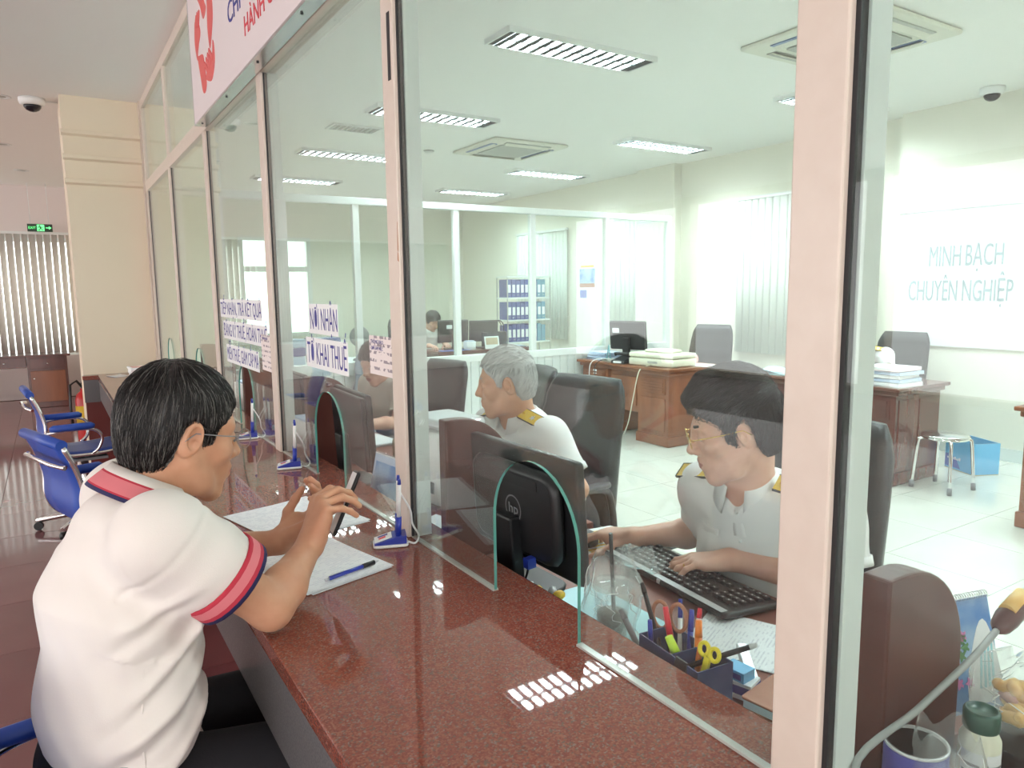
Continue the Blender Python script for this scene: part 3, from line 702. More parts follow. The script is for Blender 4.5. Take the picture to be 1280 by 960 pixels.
names = {(3.05, 3.99): 'large louvred ceiling light nearest the camera, left row', (3.05, 6.05): 'louvred ceiling light beside the middle post, second of the left row', (3.05, 8.2): 'third louvred ceiling light of left row, seen through the narrower pane', (3.05, 10.3): 'farthest small louvred ceiling light of the left row',
         (5.85, 3.99): 'louvred ceiling light half hidden by the thick right post', (5.85, 6.05): 'bright ceiling light nearest the wall blinds, second of right row', (5.85, 8.25): 'third ceiling light of right row, above the glass back partition', (5.85, 10.3): 'farthest ceiling light of right row, above the back partition',
         (3.05, 1.9): 'added ceiling light extending the left row, unseen overhead', (5.85, 1.9): 'added ceiling light extending the right row, unseen overhead', (3.05, -.2): 'added ceiling light of left row, unseen behind the viewer', (5.85, -.2): 'added ceiling light of right row, unseen behind the viewer'}  # these four lamps are out of view, added to light the office
first = True
for (x, y), l in names.items():
    o = lamp if first else dup(lamp); first = False
    o.location = (x, y, CZ); o['label'] = l; o['group'] = 'louvred lamps in the office ceiling'
# ---------------------------------------------------------------- air conditioners, vent, detectors, cameras, downlights
ac = thing('air_conditioner', 'square cream ceiling cassette air conditioner near the middle of ceiling', 'air conditioner', (4.48, 7.05, CZ))
MB().rbox(-.475, .475, -.475, .475, -.030, -.001, .03).build('panel', 'ac_white', ac)
MB().rbox(-.27, .27, -.27, .27, -.042, -.029, .02).build('intake', 'grille_grey', ac)
for k in range(4):
    f_ = MB().box(-.28, .28, .33, .405, -.036, -.0295).build('flap', 'grille_grey' if k % 2 == 0 else 'ac_blue', ac); f_.rotation_euler = (0, 0, k * math.pi / 2)
    g = MB().box(-.28, .28, -.022, .022, -.004, .004).build('vane', 'ac_white', f_); g.location = (0, .355, -.042); g.rotation_euler = (.5, 0, 0)
dup(ac, (4.45, 2.95, CZ), 0, 'square cream ceiling cassette air conditioner partly behind the thick right post')
v = thing('air_vent', 'small rectangular ceiling vent grille left of the middle post', 'vent', (2.62, 6.92, CZ))
MB().box(-.24, .24, -.13, -.11, -.014, -.001).box(-.24, .24, .11, .13, -.014, -.001).box(-.24, -.22, -.11, .11, -.014, -.001).box(.22, .24, -.11, .11, -.014, -.001).build('frame', 'white_plastic', v)
MB().box(-.22, .22, -.11, .11, -.003, -.001).build('backing', 'grille_grey', v)
for k in range(9): MB().box(-.004, .004, -.108, .108, -.015, -.003).build('slat', 'white_plastic', v).location = (-.196 + k * .049, 0, 0)
sd = thing('smoke_detector', 'small round white smoke detector on the office ceiling', 'smoke detector', (3.75, 7.6, CZ))
MB().lathe([(.055, -.001), (.055, -.012), (.045, -.026), (.03, -.034), (.0, -.036)], n=16).build('body', 'white_plastic', sd); MB().lathe([(.056, -.003), (.060, -.003), (.060, -.007), (.056, -.007)], n=16).build('ring', 'grille_grey', sd)
def dome(label, loc, s=1):
    d = thing('dome_camera', label, 'security camera', loc)
    MB().lathe([(.074 * s, -.001), (.076 * s, -.02), (.070 * s, -.048), (.054 * s, -.056), (.0, -.057)], n=20).build('housing', 'white_plastic', d)
    MB().lathe([(.050 * s, -.0565), (.048 * s, -.072 * 1), (.036 * s, -.092), (.018 * s, -.103), (0, -.106)], n=20).build('dome', 'dome_dark', d); return d
d = dome('white dome camera with dark bubble on hall ceiling beside the cream column', (.02, 7.15, CZ), 1.25)
MB().tube([(.08, 0, -.02), (.13, .02, -.012), (.20, .06, -.004)], .006, 6).build('cable', 'white_plastic', d)
dome('pale dome camera under the ceiling at upper right, above the wall letters', (6.55, 3.05, CZ), 1.2)
for l, x, y in (('nearest round recessed downlight at the left edge', -.20, 7.2), ('middle small downlight in the hall ceiling', -.27, 9.4), ('farthest small downlight in the hall ceiling', -.15, 11.2)):
    d = thing('downlight', l, 'downlight', (x, y, CZ), group='downlights in the hall ceiling')
    MB().lathe([(.085, -.001), (.085, -.006), (.065, -.008), (.062, -.002)], n=18).build('rim', 'white_plastic', d); MB().lathe([(.062, -.0015), (.0, -.004)], n=18).build('lens', 'grille_grey', d)
# ---------------------------------------------------------------- blinds
def blinds(label, org, axis, n, pitch, z0, z1, ang, m, slat_w=.088, name='vertical_blind'):
    b = thing(name, label, 'blind', org)
    L = n * pitch; hb = MB()
    if axis == 'x': hb.box(-pitch * .5, L - pitch * .5, -.022, .022, z1 - org[2], z1 + .035 - org[2])
    else: hb.box(-.022, .022, -pitch * .5, L - pitch * .5, z1 - org[2], z1 + .035 - org[2])
    hb.build('headrail', 'white_plastic', b)
    s0 = None
    for i in range(n):
        a = ang + random.uniform(-.14, .14) + (0 if axis == 'x' else math.pi / 2)
        loc = (i * pitch, 0, 0) if axis == 'x' else (0, i * pitch, 0)
        if s0 is None:
            s0 = MB().grid(lambda u, w: ((u - .5) * slat_w, .008 * (1 - (2 * u - 1) ** 2), z0 + w * (z1 - z0) - org[2]), 4, 1).build('slat', m, b, solid=.0012); s0.location = loc; s0.rotation_euler = (0, 0, a)
        else: piece(s0, loc, b, rot=(0, 0, a))
    return b
blinds('tall vertical blinds with daylight slits at the far end of the hall', (-4.98, 12.60, .66), 'x', 60, .09, .66, 2.38, .56, 'blind_cloth')
blinds('pale closed vertical blinds on the right wall behind the young clerk', (6.90, 4.20, .72), 'y', 18, .096, .74, 2.50, .12, 'blind_office', .092)
blinds('pale vertical blinds in the back room beside the binder shelf', (6.90, 9.27, .70), 'y', 15, .096, .71, 2.42, .10, 'blind_office', .094)
blinds('pale vertical blinds in back room right of the wall calendar', (6.90, 7.62, .74), 'y', 7, .096, .75, 2.46, .10, 'blind_office', .094)
# ---------------------------------------------------------------- hall furniture
dk = thing('wooden_desk', 'dark reddish wooden desk under the blinds at the far end of hall', 'desk', (-.60, 11.85, 0))
MB().box(-.80, .80, -.28, .28, .69, .72).build('desk_top', 'dark_wood', dk, bevel=.004)
for s in (-1, 1):
    x0, x1 = (.30, .76) if s > 0 else (-.76, -.30)
    MB().box(x0, x1, -.25, .25, .002, .69).build('pedestal', 'dark_wood', dk, bevel=.003)
    d_ = MB().box(x0 + .03, x1 - .03, -.266, -.251, .08, .50).build('door', 'brown_wood', dk, bevel=.003); MB().ball((x0 + .07, -.278, .40), .013).build('knob', 'aluminium', d_)
    d_ = MB().box(x0 + .03, x1 - .03, -.264, -.251, .53, .67).build('drawer', 'dark_wood', dk, bevel=.003); MB().ball(((x0 + x1) / 2, -.276, .60), .012).build('knob', 'aluminium', d_)
d_ = MB().box(-.29, .29, -.26, .20, .55, .69).build('drawer', 'dark_wood', dk, bevel=.003); MB().ball((.05, -.272, .62), .013).build('knob', 'aluminium', d_)
ex = thing('exit_sign', 'small green exit sign hanging above the hall blinds', 'exit sign', (-.01, 12.35, 2.40))
MB().box(-.15, .15, -.02, .02, 0, .105).build('case', 'exit_green', ex, bevel=.003)
MB().box(-.036, .052, -.0215, -.0201, .008, .097).build('pictogram_field', 'exit_glow', ex)
m = MB(); m.prism([(-.002 + .009 * math.cos(a), .083 + .009 * math.sin(a)) for a in np.linspace(0, 6.283, 10, endpoint=False)], 1, -.0225, -.0216)
for q in ([(-.012, .073), (.012, .070), (.016, .046), (.000, .044)], [(.0, .046), (.016, .046), (.036, .022), (.030, .016)], [(.0, .046), (.010, .044), (-.008, .014), (-.026, .018), (-.024, .026), (-.012, .026)], [(.010, .070), (.034, .056), (.032, .049), (.010, .060)], [(-.012, .073), (-.028, .052), (-.022, .048), (-.008, .064)]): m.prism(q, 1, -.0225, -.0216)
m.build('running_figure', 'exit_green', ex)
text('EXIT', 'lettering', 'exit_glow', (-.138, -.0212, .035), (1, 0, 0), (0, 0, 1), .036, .085, .0004, ex)
MB().prism([(.07, .048), (.105, .048), (.105, .030), (.138, .054), (.105, .078), (.105, .060), (.07, .060)], 1, -.0216, -.0202).build('arrow', 'exit_glow', ex)
for x in (-.11, .11): MB().cyl((x, 0, .104), (x, 0, CZ - 2.402), .004, n=6).build('hanging_rod', 'white_plastic', ex)
fe = thing('fire_extinguisher', 'red fire extinguisher with black hose standing behind the cream column', 'extinguisher', (.235, 8.75, 0))
MB().lathe([(.0, .002), (.075, .002), (.078, .02), (.078, .42), (.06, .48), (.025, .51), (.025, .54), (0, .54)], n=18).build('cylinder', 'extinguisher_red', fe)
MB().lathe([(.0795, .16), (.0795, .36)], n=18).build('label_band', 'epaulette_yellow', fe)
MB().tube([(0, 0, .55), (-.05, 0, .62), (-.11, 0, .58), (-.12, -.01, .35), (-.11, -.02, .10)], .014, 8).build('hose', 'black_plastic', fe)
MB().box(-.012, .012, -.02, .09, .54, .56).box(-.012, .012, -.02, .10, .585, .60).build('handle', 'black_plastic', fe)
# ---------------------------------------------------------------- blue swivel chairs of the hall
def sling_chair(label, loc, rz, seat=.52, ah=.0):
    c = thing('swivel_chair', label, 'chair', loc, rz, 'blue chairs along the counter')
    z = seat
    prof = [(.24, z - .02), (.20, z + .005), (.08, z - .005), (-.08, z - .005), (-.17, z + .02), (-.215, z + .10), (-.215, z + .20), (-.24, z + .30), (-.275, z + .385)]
    prof = [tuple(p) for p in catm(prof, 4)]
    sp = lambda w: [(x, w, zz) for x, zz in prof]
    def surf(u, v):
        i = u * (len(prof) - 1); a = int(min(i, len(prof) - 2)); f = i - a
        x = prof[a][0] * (1 - f) + prof[a + 1][0] * f; zz = prof[a][1] * (1 - f) + prof[a + 1][1] * f
        return (x, (v - .5) * .43, zz)
    k = int(len(prof) * .47)
    MB().grid(lambda u, v: surf(u * .47, v), 16, 4).build('seat', 'blue_vinyl', c, solid=.022)
    MB().grid(lambda u, v: surf(.47 + u * .53, v), 18, 4).build('backrest', 'blue_vinyl', c, solid=.018)
    for s in (-1, 1):
        MB().tube(sp(s * .225), .0105, 8).build('side_tube', 'chrome', c)
    MB().cyl((-.278, -.225, z + .392), (-.278, .225, z + .392), .022, n=12).build('head_roll', 'blue_vinyl', c)
    MB().tube([(-.272, -.222, z + .30), (-.30, -.15, z + .31), (-.30, .15, z + .31), (-.272, .222, z + .30)], .010, 8).build('back_bar', 'chrome', c)
    for s in (-1, 1):
        a = MB().tube(catm([(-.21, s * .235, z + .15 + ah), (-.12, s * .255, z + .165 + ah), (.02, s * .258, z + .16 + ah), (.075, s * .256, z + .11 + ah), (.06, s * .245, z + .04), (.02, s * .236, z + .0)], 4), .010, 8).build('arm_tube', 'chrome', c)
        MB().tube([(-.20, s * .258, z + .178 + ah), (-.18, s * .258, z + .181 + ah), (.02, s * .260, z + .181 + ah), (.04, s * .260, z + .178 + ah)], [.012, .022, .022, .012], 10).build('arm_pad', 'blue_vinyl', a)
    MB().box(-.11, .11, -.20, .20, z - .05, z - .032).box(-.05, .05, -.05, .05, z - .075, z - .05).build('seat_plate', 'grey_plastic', c, bevel=.003)
    MB().cyl((0, 0, .09), (0, 0, z - .07), .026, .022).build('gas_column', 'chrome', c)
    MB().tube([(.20 * math.cos(a), .20 * math.sin(a), .22) for a in np.linspace(0, 6.283, 24, endpoint=False)], .010, 8, closed=True).tube([(-.2, 0, .22), (.2, 0, .22)], .008, 6).build('foot_ring', 'chrome', c)
    for i in range(5):
        a = i * 2 * math.pi / 5 + .3; lg = MB().tube([(.02 * math.cos(a), .02 * math.sin(a), .105), (.30 * math.cos(a), .30 * math.sin(a), .065)], [.024, .016], 8).build('base_leg', 'chrome', c)
        MB().cyl((.29 * math.cos(a) - .012 * math.sin(a), .29 * math.sin(a) + .012 * math.cos(a), .029), (.29 * math.cos(a) + .012 * math.sin(a), .29 * math.sin(a) - .012 * math.cos(a), .029), .027, n=12).build('caster', 'black_plastic', lg)
    return c
def catm(P, n=4):
    P = [np.array(p, float) for p in P]; P = [2 * P[0] - P[1]] + P + [2 * P[-1] - P[-2]]; out = []
    for i in range(1, len(P) - 2):
        for t in np.linspace(0, 1, n, endpoint=False):
            a, b, c, d = P[i - 1:i + 3]; out.append(tuple(.5 * (2 * b + (c - a) * t + (2 * a - 5 * b + 4 * c - d) * t * t + (-a + 3 * b - 3 * c + d) * t ** 3)))
    return out + [tuple(P[-2])]
sling_chair('blue sling chair nearest the cream column, farthest of the hall chairs', (.12, 5.40, 0), .10)
sling_chair('blue sling chair with chrome tubes just behind the seated customer', (.20, 3.62, 0), .30)
sling_chair('blue sling chair under the customer in the white polo shirt', (.04, 1.54, 0), .16, .455, -.055)
# ---------------------------------------------------------------- things on the counter
def sheets(label, loc, rz, w, l, n=3, m='printed_paper', name='paper_sheet', cat='papers', group=None, jit=.012):
    t = thing(name, label, cat, loc, rz, group)
    for i in range(n):
        s = MB().grid(lambda u, v: ((u - .5) * w, (v - .5) * l, .0006 + .0012 * i + (.004 * max(0, u + v - 1.5) ** 2 * 4 if i == n - 1 else 0)), 6, 6).build('sheet', m, t)
        s.location = (random.uniform(-jit, jit), random.uniform(-jit, jit), 0); s.rotation_euler = (0, 0, random.uniform(-.04, .04))
    return t
sheets('open white printed forms lying in front of the customer, farther pair', (.565, 2.06, .85), .24, .27, .345, 3)
sheets('white printed forms under the customer forearm with a pen on them', (.50, 1.665, .85), .24, .215, .30, 4)
pn = thing('ballpoint_pen', 'dark blue ballpoint pen lying on the forms near the customer', 'pen', (.545, 1.560, .8620), .29)
MB().cyl((-.062, 0, 0), (.045, 0, 0), .0048, n=10).build('barrel', 'pen_blue', pn); MB().cyl((.030, 0, 0), (.064, 0, 0), .0056, n=10).build('grip', 'black_plastic', pn); MB().cyl((.064, 0, 0), (.078, 0, 0), .0045, .001, n=10).build('tip', 'silver_plastic', pn); MB().cyl((-.074, 0, 0), (-.062, 0, 0), .003, n=8).build('button', 'silver_plastic', pn); MB().box(-.060, -.022, -.001, .001, .005, .007).build('clip', 'silver_plastic', pn)
def pen_stand(label, loc, rz):
    t = thing('pen_stand', label, 'pen stand', loc, rz, 'chained pen stands on the counter')
    MB().rbox(-.045, .045, -.032, .032, .0005, .009, .01).build('base_plate', 'white_plastic', t)
    MB().prism([(-.042, .009), (.040, .009), (.040, .030), (.012, .028), (-.042, .012)], 1, -.029, .029).build('wedge', 'navy_blue' if 'navy_blue' in MATS else 'pen_blue', t, bevel=.002)
    M = Matrix.Translation((-.016, 0, .0206)) @ Matrix.Rotation(-.287, 4, 'Y')
    lb = MB().box(-.026, .020, -.022, .022, 0, .0022, M=M).build('label_plate', 'white_plastic', t)
    MB().box(-.014, .004, -.010, .002, .0022, .0028, M=M).build('printed_mark', 'pen_red', lb); MB().box(-.016, .010, .006, .014, .0022, .0028, M=M).build('printed_mark', 'text_navy', lb)
    for s in (-1, 1):
        M = Matrix.Translation((.020, s * .014, .026)) @ Matrix.Rotation(s * -.05, 4, 'X') @ Matrix.Rotation(.04, 4, 'Y')
        h = MB().cyl(M @ Vector((0, 0, 0)), M @ Vector((0, 0, .052)), .0075, n=10).build('pen_holder', 'pen_blue', t)
        b = MB().cyl(M @ Vector((0, 0, .052)), M @ Vector((0, 0, .138)), .0052, n=10).build('pen_barrel', 'white_plastic', t)
        MB().cyl(M @ Vector((0, 0, .138)), M @ Vector((0, 0, .152)), .0050, .0035, n=10).build('pen_cap', 'pen_blue', b)
    MB().tube(catm([(.03, .02, .13), (.055, .03, .08), (.060, .035, .04), (.075, .02, .012), (.062, -.015, .004), (.042, .0, .006)], 4), .0028, 6).build('cord', 'white_plastic', t)
    return t
pen_stand('white and blue pen stand beside the middle post, nearest the camera', (.700, 1.700, .85), -.35)
pen_stand('blue and white pen stand left of the second arched opening', (.715, 2.690, .85), -.25)
pen_stand('farthest blue pen stand, just beyond the face of the customer', (.715, 3.36, .85), -.2)
bk = [('pale pink booklet, bottom of small stack by the cream column', .0), ('white booklet with red print topping the stack by the column', .02)]
for i in range(5):
    t = thing('booklet', ['lowest pale booklet of the stack by the cream column', 'second booklet from the bottom of the stack by the column', 'middle booklet of the stack by the cream column', 'fourth booklet of the stack by the column', 'white booklet with red print topping the stack by the column'][i], 'booklet', (.575 + .004 * (i % 2), 6.45, .8505 + i * .0165), .03 * (i - 2), 'booklets stacked at the far end of counter')
    MB().box(-.075, .075, -.105, .105, 0, .016).build('pages', 'paper_white', t, bevel=.001)
    if i == 4: MB().box(-.06, .05, -.08, .08, .016, .0164).build('cover_print', 'snack_pink', t)
    else: MB().box(-.0755, .0755, -.1055, -.1052, .001, .015).build('spine', 'sign_white', t)
t = thing('leaflet', 'white leaflet lying at the far left end of the counter', 'leaflet', (.43, 6.62, .8502), .3)
MB().grid(lambda u, v: ((u - .5) * .11, (v - .5) * .18, .002 + .012 * (u - .4) ** 2), 4, 2).build('sheet', 'paper_white', t, solid=.002)
# ---------------------------------------------------------------- clerks' desks and dividers
def clerk_desk(label, y0, y1, x1=1.44, m='desk_wood'):
    t = thing('clerk_desk', label, 'desk', ((.885 + x1) / 2, (y0 + y1) / 2, 0), 0, 'clerks\' desks behind the counter')
    W_(MB().box(.872, x1, y0, y1, .722, .75), 'desk_top', m, t, bevel=.003)
    for y in (y0 + .02, y1 - .02): W_(MB().box(.90, x1 - .04, y - .012, y + .012, .002, .722), 'side_panel', 'divider_wood', t)
    W_(MB().box(.90, .915, y0 + .03, y1 - .03, .25, .722), 'modesty_panel', 'divider_wood', t)
    p = W_(MB().box(1.05, x1 - .06, y1 - .46, y1 - .04, .10, .715), 'pedestal', m, t, bevel=.003)
    for k in range(3):
        d_ = MB().box(x1 - .06, x1 - .045, y1 - .44, y1 - .06, .12 + k * .2, .30 + k * .2).build('drawer', m, p, bevel=.002)
        MB().box(x1 - .045, x1 - .03, y1 - .29, y1 - .21, .21 + k * .2, .225 + k * .2).build('handle', 'aluminium', d_)
    return t
clerk_desk('wooden desk of the young clerk with keyboard and pen holder on it', .56, 1.73)
clerk_desk('wooden desk of the grey haired clerk', 1.785, 2.99)
clerk_desk('wooden desk behind the third pane with white boxes', 3.05, 4.17)
clerk_desk('wooden desk behind the fourth pane, beyond the customer head', 4.23, 5.47)
clerk_desk('wooden desk at near right with jar and blue tin', -.70, .512)
def divider(label, y, x1=1.11, zt=1.15, hook=False, x0=.885):
    t = thing('desk_divider', label, 'divider', (.885, y, .75), 0, 'rounded dark wood dividers between the desks')
    w = x1 - x0; h = zt - .95
    ol = [(x1, .752), (x1, .95)] + [(x1 - w * .78 + w * .78 * math.cos(a), .95 + h * math.sin(a)) for a in np.linspace(.12, math.pi / 2, 12)] + [(x0, zt), (x0, .752)]
    W_(MB().prism(ol, 1, y - .0215, y + .0215), 'board', 'divider_wood', t, bevel=.004)
    if hook:
        p = W_(MB().box(x1 - .052, x1 - .020, y - .0265, y - .0216, 1.02, 1.04), 'hook_plate', 'aluminium', t)
        W_(MB().tube(catm([(x1 - .046, y - .028, 1.03), (x1 - .05, y - .034, .99), (x1 - .046, y - .034, .955), (x1 - .030, y - .034, .955), (x1 - .024, y - .034, .985)], 3), .0035, 6), 'hook', 'aluminium', t)
    return t
divider('big dark wooden divider with rounded top at the lower right', .536, 1.13, 1.105, False, .925)
divider('dark wooden divider with metal hook beside the middle post', 1.757, 1.11, 1.15, True)
divider('dark wooden divider seen through the second arched opening', 3.02, 1.11)
divider('dark wooden divider seen through the third arched opening', 4.20, 1.11)
divider('farthest dark wooden divider, beyond the fourth opening', 5.50, 1.11)
def monitor(name, label, loc, rz, w=.47, h=.29, z=.07, tilt=.06, logo=False, back='bulge', sticker=None):
    """screen faces +x of the thing, back -x; loc on the table top"""
    t = thing(name, label, 'monitor', loc, rz)
    M = Matrix.Translation((0, 0, z)) @ Matrix.Rotation(-tilt, 4, 'Y')
    MB().rbox(-w / 2, w / 2, 0, h, -.012, .012, .012, M=M @ Matrix(((0, 0, 1, 0), (1, 0, 0, 0), (0, 1, 0, 0), (0, 0, 0, 1)))).build('casing', 'black_plastic', t)
    MB().box(.0122, .0135, -w / 2 + .018, w / 2 - .018, .022, h - .018, M=M).build('screen', 'dome_dark', t)
    b = (MB().rbox(-w * .40, w * .40, h * .10, h * .88, -.046, -.011, .05, M=M @ Matrix(((0, 0, 1, 0), (1, 0, 0, 0), (0, 1, 0, 0), (0, 0, 0, 1)))) if logo else MB().rbox(-w * .485, w * .485, h * .03, h * .97, -.030, -.011, .012, M=M @ Matrix(((0, 0, 1, 0), (1, 0, 0, 0), (0, 1, 0, 0), (0, 0, 0, 1))))).build('back_shell', 'black_plastic', t)
    if logo: MB().box(-.0475, -.0462, -w * .26, w * .20, h * .72, h * .80, M=M).build('vent_panel', 'rubber', b)
    MB().box(-.075, -.040, -.04, .04, -z + .004, h * .45, M=M).build('stand_neck', 'black_plastic', t, bevel=.006)
    MB().rbox(-.14, .06, -.115, .115, .0005, .012, .05).build('stand_foot', 'black_plastic', t)
    if logo:
        n = 28; mm = MB()
        for i in range(n):
            a, c_ = 2 * math.pi * i / n, 2 * math.pi * (i + 1) / n; r0, r1 = .031, .035
            mm.add([M @ Vector((-.0468, -.015 + r * math.cos(q), h * .50 + r * math.sin(q))) for q in (a, c_) for r in (r0, r1)], [(0, 1, 3, 2)])
        mm.build('logo_ring', 'grey_plastic', b)
        tx = text('hp', 'logo', 'grey_plastic', (0, 0, 0), (0, -1, 0), (0, 0, 1), .026, .040, .0006, b); tx.data.transform(M @ Matrix.Translation((-.0472, .006, h * .50 - .012)))
        pg = MB().box(-.07, -.046, -.10, -.08, .02, .045, M=M).build('cable_plug', 'pen_blue', t)
        MB().tube(catm([tuple(M @ Vector((-.058, -.09, .03))), (-.075, -.08, .04), (-.10, -.02, .01), (-.11, .10, .008), (-.05, .22, .006)], 4), .003, 6).build('cable', 'black_plastic', t)
    if sticker: MB().box(*((-.0135, -.0122) if logo else (-.0325, -.0304)), *sticker, M=M).build('label_sticker', 'paper_white', t)
    return t
monitor('computer_monitor', 'black monitor seen from behind through the nearest arched opening', (1.000, 1.505, .75), .02, .475, .30, .062, .07, True, sticker=(.12, .225, .07, .14))
monitor('computer_monitor', 'dark monitor behind the second opening, left of the middle post', (1.00, 2.73, .75), -.05, .42, .30, .07, .06)
monitor('computer_monitor', 'dark monitor behind the third opening past the customer face', (1.03, 3.66, .75), 0, .44, .29, .07, .06)
# ---------------------------------------------------------------- young clerk's desk
kb = thing('keyboard', 'black keyboard with silver edge under the hand of the young clerk', 'keyboard', (1.325, 1.275, .7505), -.09)
Mk = Matrix.Rotation(-.045, 4, 'Y'); Mk = Matrix.Translation((0, 0, .010)) @ Matrix.Rotation(.05, 4, 'Y')
MB().rbox(-.088, .088, -.238, .238, -.004, .012, .012, M=Mk).build('body', 'black_plastic', kb)
MB().box(-.086, -.066, -.225, .225, .0121, .0135, M=Mk).build('silver_edge', 'silver_plastic', kb, bevel=.0006)
MB().box(-.0885, -.086, -.012, .0, .001, .011, M=Mk).build('mark', 'silver_plastic', kb)
key = MB().prism([(-.0078, 0), (.0078, 0), (.0058, .0075), (-.0058, .0075)], 1, -.0078, .0078)
k0 = None
for r in range(6):
    x = -.055 + r * .0265 * .93
    y = -.222; segs = [14, 15, 15, 14, 13, 8][r]
    ys = [-.222 + i * .0192 for i in range(15)] if r != 5 else [-.222, -.203, -.184, -.06, -.02, .02, .045]
    ys += [.078, .0972, .1164] if r in (0, 1, 2, 4) else ([.0972] if r == 4 else []); ys += [.152, .1712, .1904, .2096] if r else []
    for yv in ys:
        loc = Mk @ Vector((x, -yv, .0125)); sc = (1, 1, 1)
        if k0 is None: key.box(-.0015, .0025, -.002, .002, .0075, .0078, 1); k0 = key.build('key', ['key_plastic', 'silver_plastic'], kb); k0.location = loc; k0.rotation_euler = (0, .05, 0)
        else: piece(k0, loc, kb, rot=(0, .05, 0), scale=(1, 1, 1))
sp = piece(k0, Mk @ Vector((-.055 + 5 * .0265 * .93, .12, .0125)), kb, rot=(0, .05, 0), scale=(1, 5.5, 1)); sp.name = 'space_bar'
ms = thing('computer_mouse', 'black mouse under the right hand of the young clerk', 'mouse', (1.30, 1.635, .7525), .9)
MB().grid(lambda u, v: (.052 * math.cos(math.pi * u), .030 * math.sin(math.pi * u) * math.cos(math.pi * v), .003 + .032 * math.sin(math.pi * u) ** .8 * math.sin(math.pi * v)), 14, 12).build('shell', 'black_plastic', ms); MB().cyl((.028, -.003, .026), (.028, .003, .026), .008, n=10).build('wheel', 'grey_plastic', ms)
mp = thing('mouse_pad', 'yellow and white printed mouse pad beside the keyboard', 'mouse pad', (1.350, 1.635, .7503), -.12)
MB().rbox(-.10, .10, -.10, .10, 0, .002, .01).build('pad', 'paper_white', mp)
for k in range(8): MB().box(-.085, .085, -.09 + k * .022, -.09 + k * .022 + (.012 if k % 3 else .018), .002, .0023).build('printed_stripe', 'epaulette_yellow', mp)
def deskmat(label, x0, x1, y0, y1, m, rz=0):
    t = thing('desk_mat', label, 'desk mat', ((x0 + x1) / 2, (y0 + y1) / 2, .7502), rz)
    MB().box(-(x1 - x0) / 2, (x1 - x0) / 2, -(y1 - y0) / 2, (y1 - y0) / 2, 0, .0022).build('sheet', m, t); MB().box(-(x1 - x0) / 2, (x1 - x0) / 2, -(y1 - y0) / 2, -(y1 - y0) / 2 + .006, .0022, .003).build('hem', 'mat_cyan2', t); return t
deskmat('pale cyan plastic mat under the plastic cup by the monitor', .89, 1.12, 1.02, 1.40, 'mat_cyan')
deskmat('pale cyan sheet under the brown notebook near the right post', .885, 1.27, .580, .815, 'mat_cyan', .08)
nb = thing('notebook', 'closed brown notebook on cyan sheet by the right post', 'notebook', (1.075, .715, .7545), .15)
MB().rbox(-.075, .075, -.105, .105, 0, .003, .008).build('back_cover', 'notebook_brown', nb); MB().box(-.071, .071, -.100, .100, .003, .019).build('pages', 'paper_white', nb); MB().rbox(-.075, .075, -.105, .105, .019, .023, .008).build('front_cover', 'notebook_brown', nb)
sheets('white papers on the desk between keyboard and right post', (1.22, .945, .7505), .45, .21, .297, 3)
# plastic cup in a bag
cp = thing('plastic_cup', 'clear plastic cup with dark dregs and straw inside the bag', 'cup', (.975, 1.145, .753))
MB().lathe([(.028, .0), (.030, .004), (.041, .112), (.043, .114)], n=24).build('cup_wall', 'thin_plastic', cp)
MB().lathe([(.0275, .0015), (.0335, .055), (.0, .058)], n=20).build('dregs', 'coffee', cp)
MB().lathe([(.044, .113), (.046, .118), (.042, .124), (.030, .128), (.0, .130)], n=24).build('lid', 'thin_plastic', cp)
MB().cyl((.010, .004, .02), (-.010, -.006, .235), .0042, n=8).build('straw', 'black_plastic', cp)
rngb = np.random.default_rng(5)
def bag(name, label, cat, loc, rx, ry, hz, m='thin_plastic', seed=1, amp=.12, open_top=True, mats=None):
    t = thing(name, label, cat, loc); rg = np.random.default_rng(seed); ph = rg.uniform(0, 6.28, 12)
    def fn(u, v):
        a = 2 * math.pi * v; w = 1 + amp * (math.sin(3 * a + ph[0] + 5 * u) + .7 * math.sin(5 * a + ph[1] - 7 * u) + .5 * math.sin(9 * a + ph[2] + 11 * u))
        pr = (.72 + .28 * min(1, u * 3)) * (1 - .35 * max(0, u - .55) / .45) if open_top else math.sin(math.pi * (.06 + .90 * u)) ** .6
        return (rx * pr * w * math.cos(a), ry * pr * w * math.sin(a), hz * u + .012 * math.sin(4 * a + ph[3]) * u)
    fl = MB().grid(fn, 16, 36).build('film', m, t, fix=False)
    for i in range(12):
        u0, v0 = rg.uniform(.05, .6), rg.uniform(0, 1); du, dv = rg.uniform(.15, .4), rg.uniform(-.12, .12)
        MB().tube([Vector(fn(min(.98, u0 + du * q / 6), v0 + dv * q / 6 + .02 * math.sin(2 * q))) * 1.004 for q in range(7)], [.0002, .0006, .0008, .0008, .0008, .0006, .0002], 5).build('crease', 'white_plastic', fl)
    return t
b_ = bag('plastic_bag', 'crumpled clear plastic bag around the cup behind the glass', 'bag', (.972, 1.140, .7535), .062, .062, .185, seed=4, amp=.10)
MB().grid(lambda u, v: (.03 + .10 * u, -.02 + .05 * v + .02 * math.sin(6 * u), .175 + .03 * math.sin(5 * v + 3 * u) - .03 * u), 8, 6).build('handle_flap', 'thin_plastic', b_, fix=False)
bag('tissue_bag', 'small crumpled white plastic bag beside the pen holder', 'bag', (.925, 1.045, .7505), .035, .03, .07, seed=9, amp=.12, open_top=False)
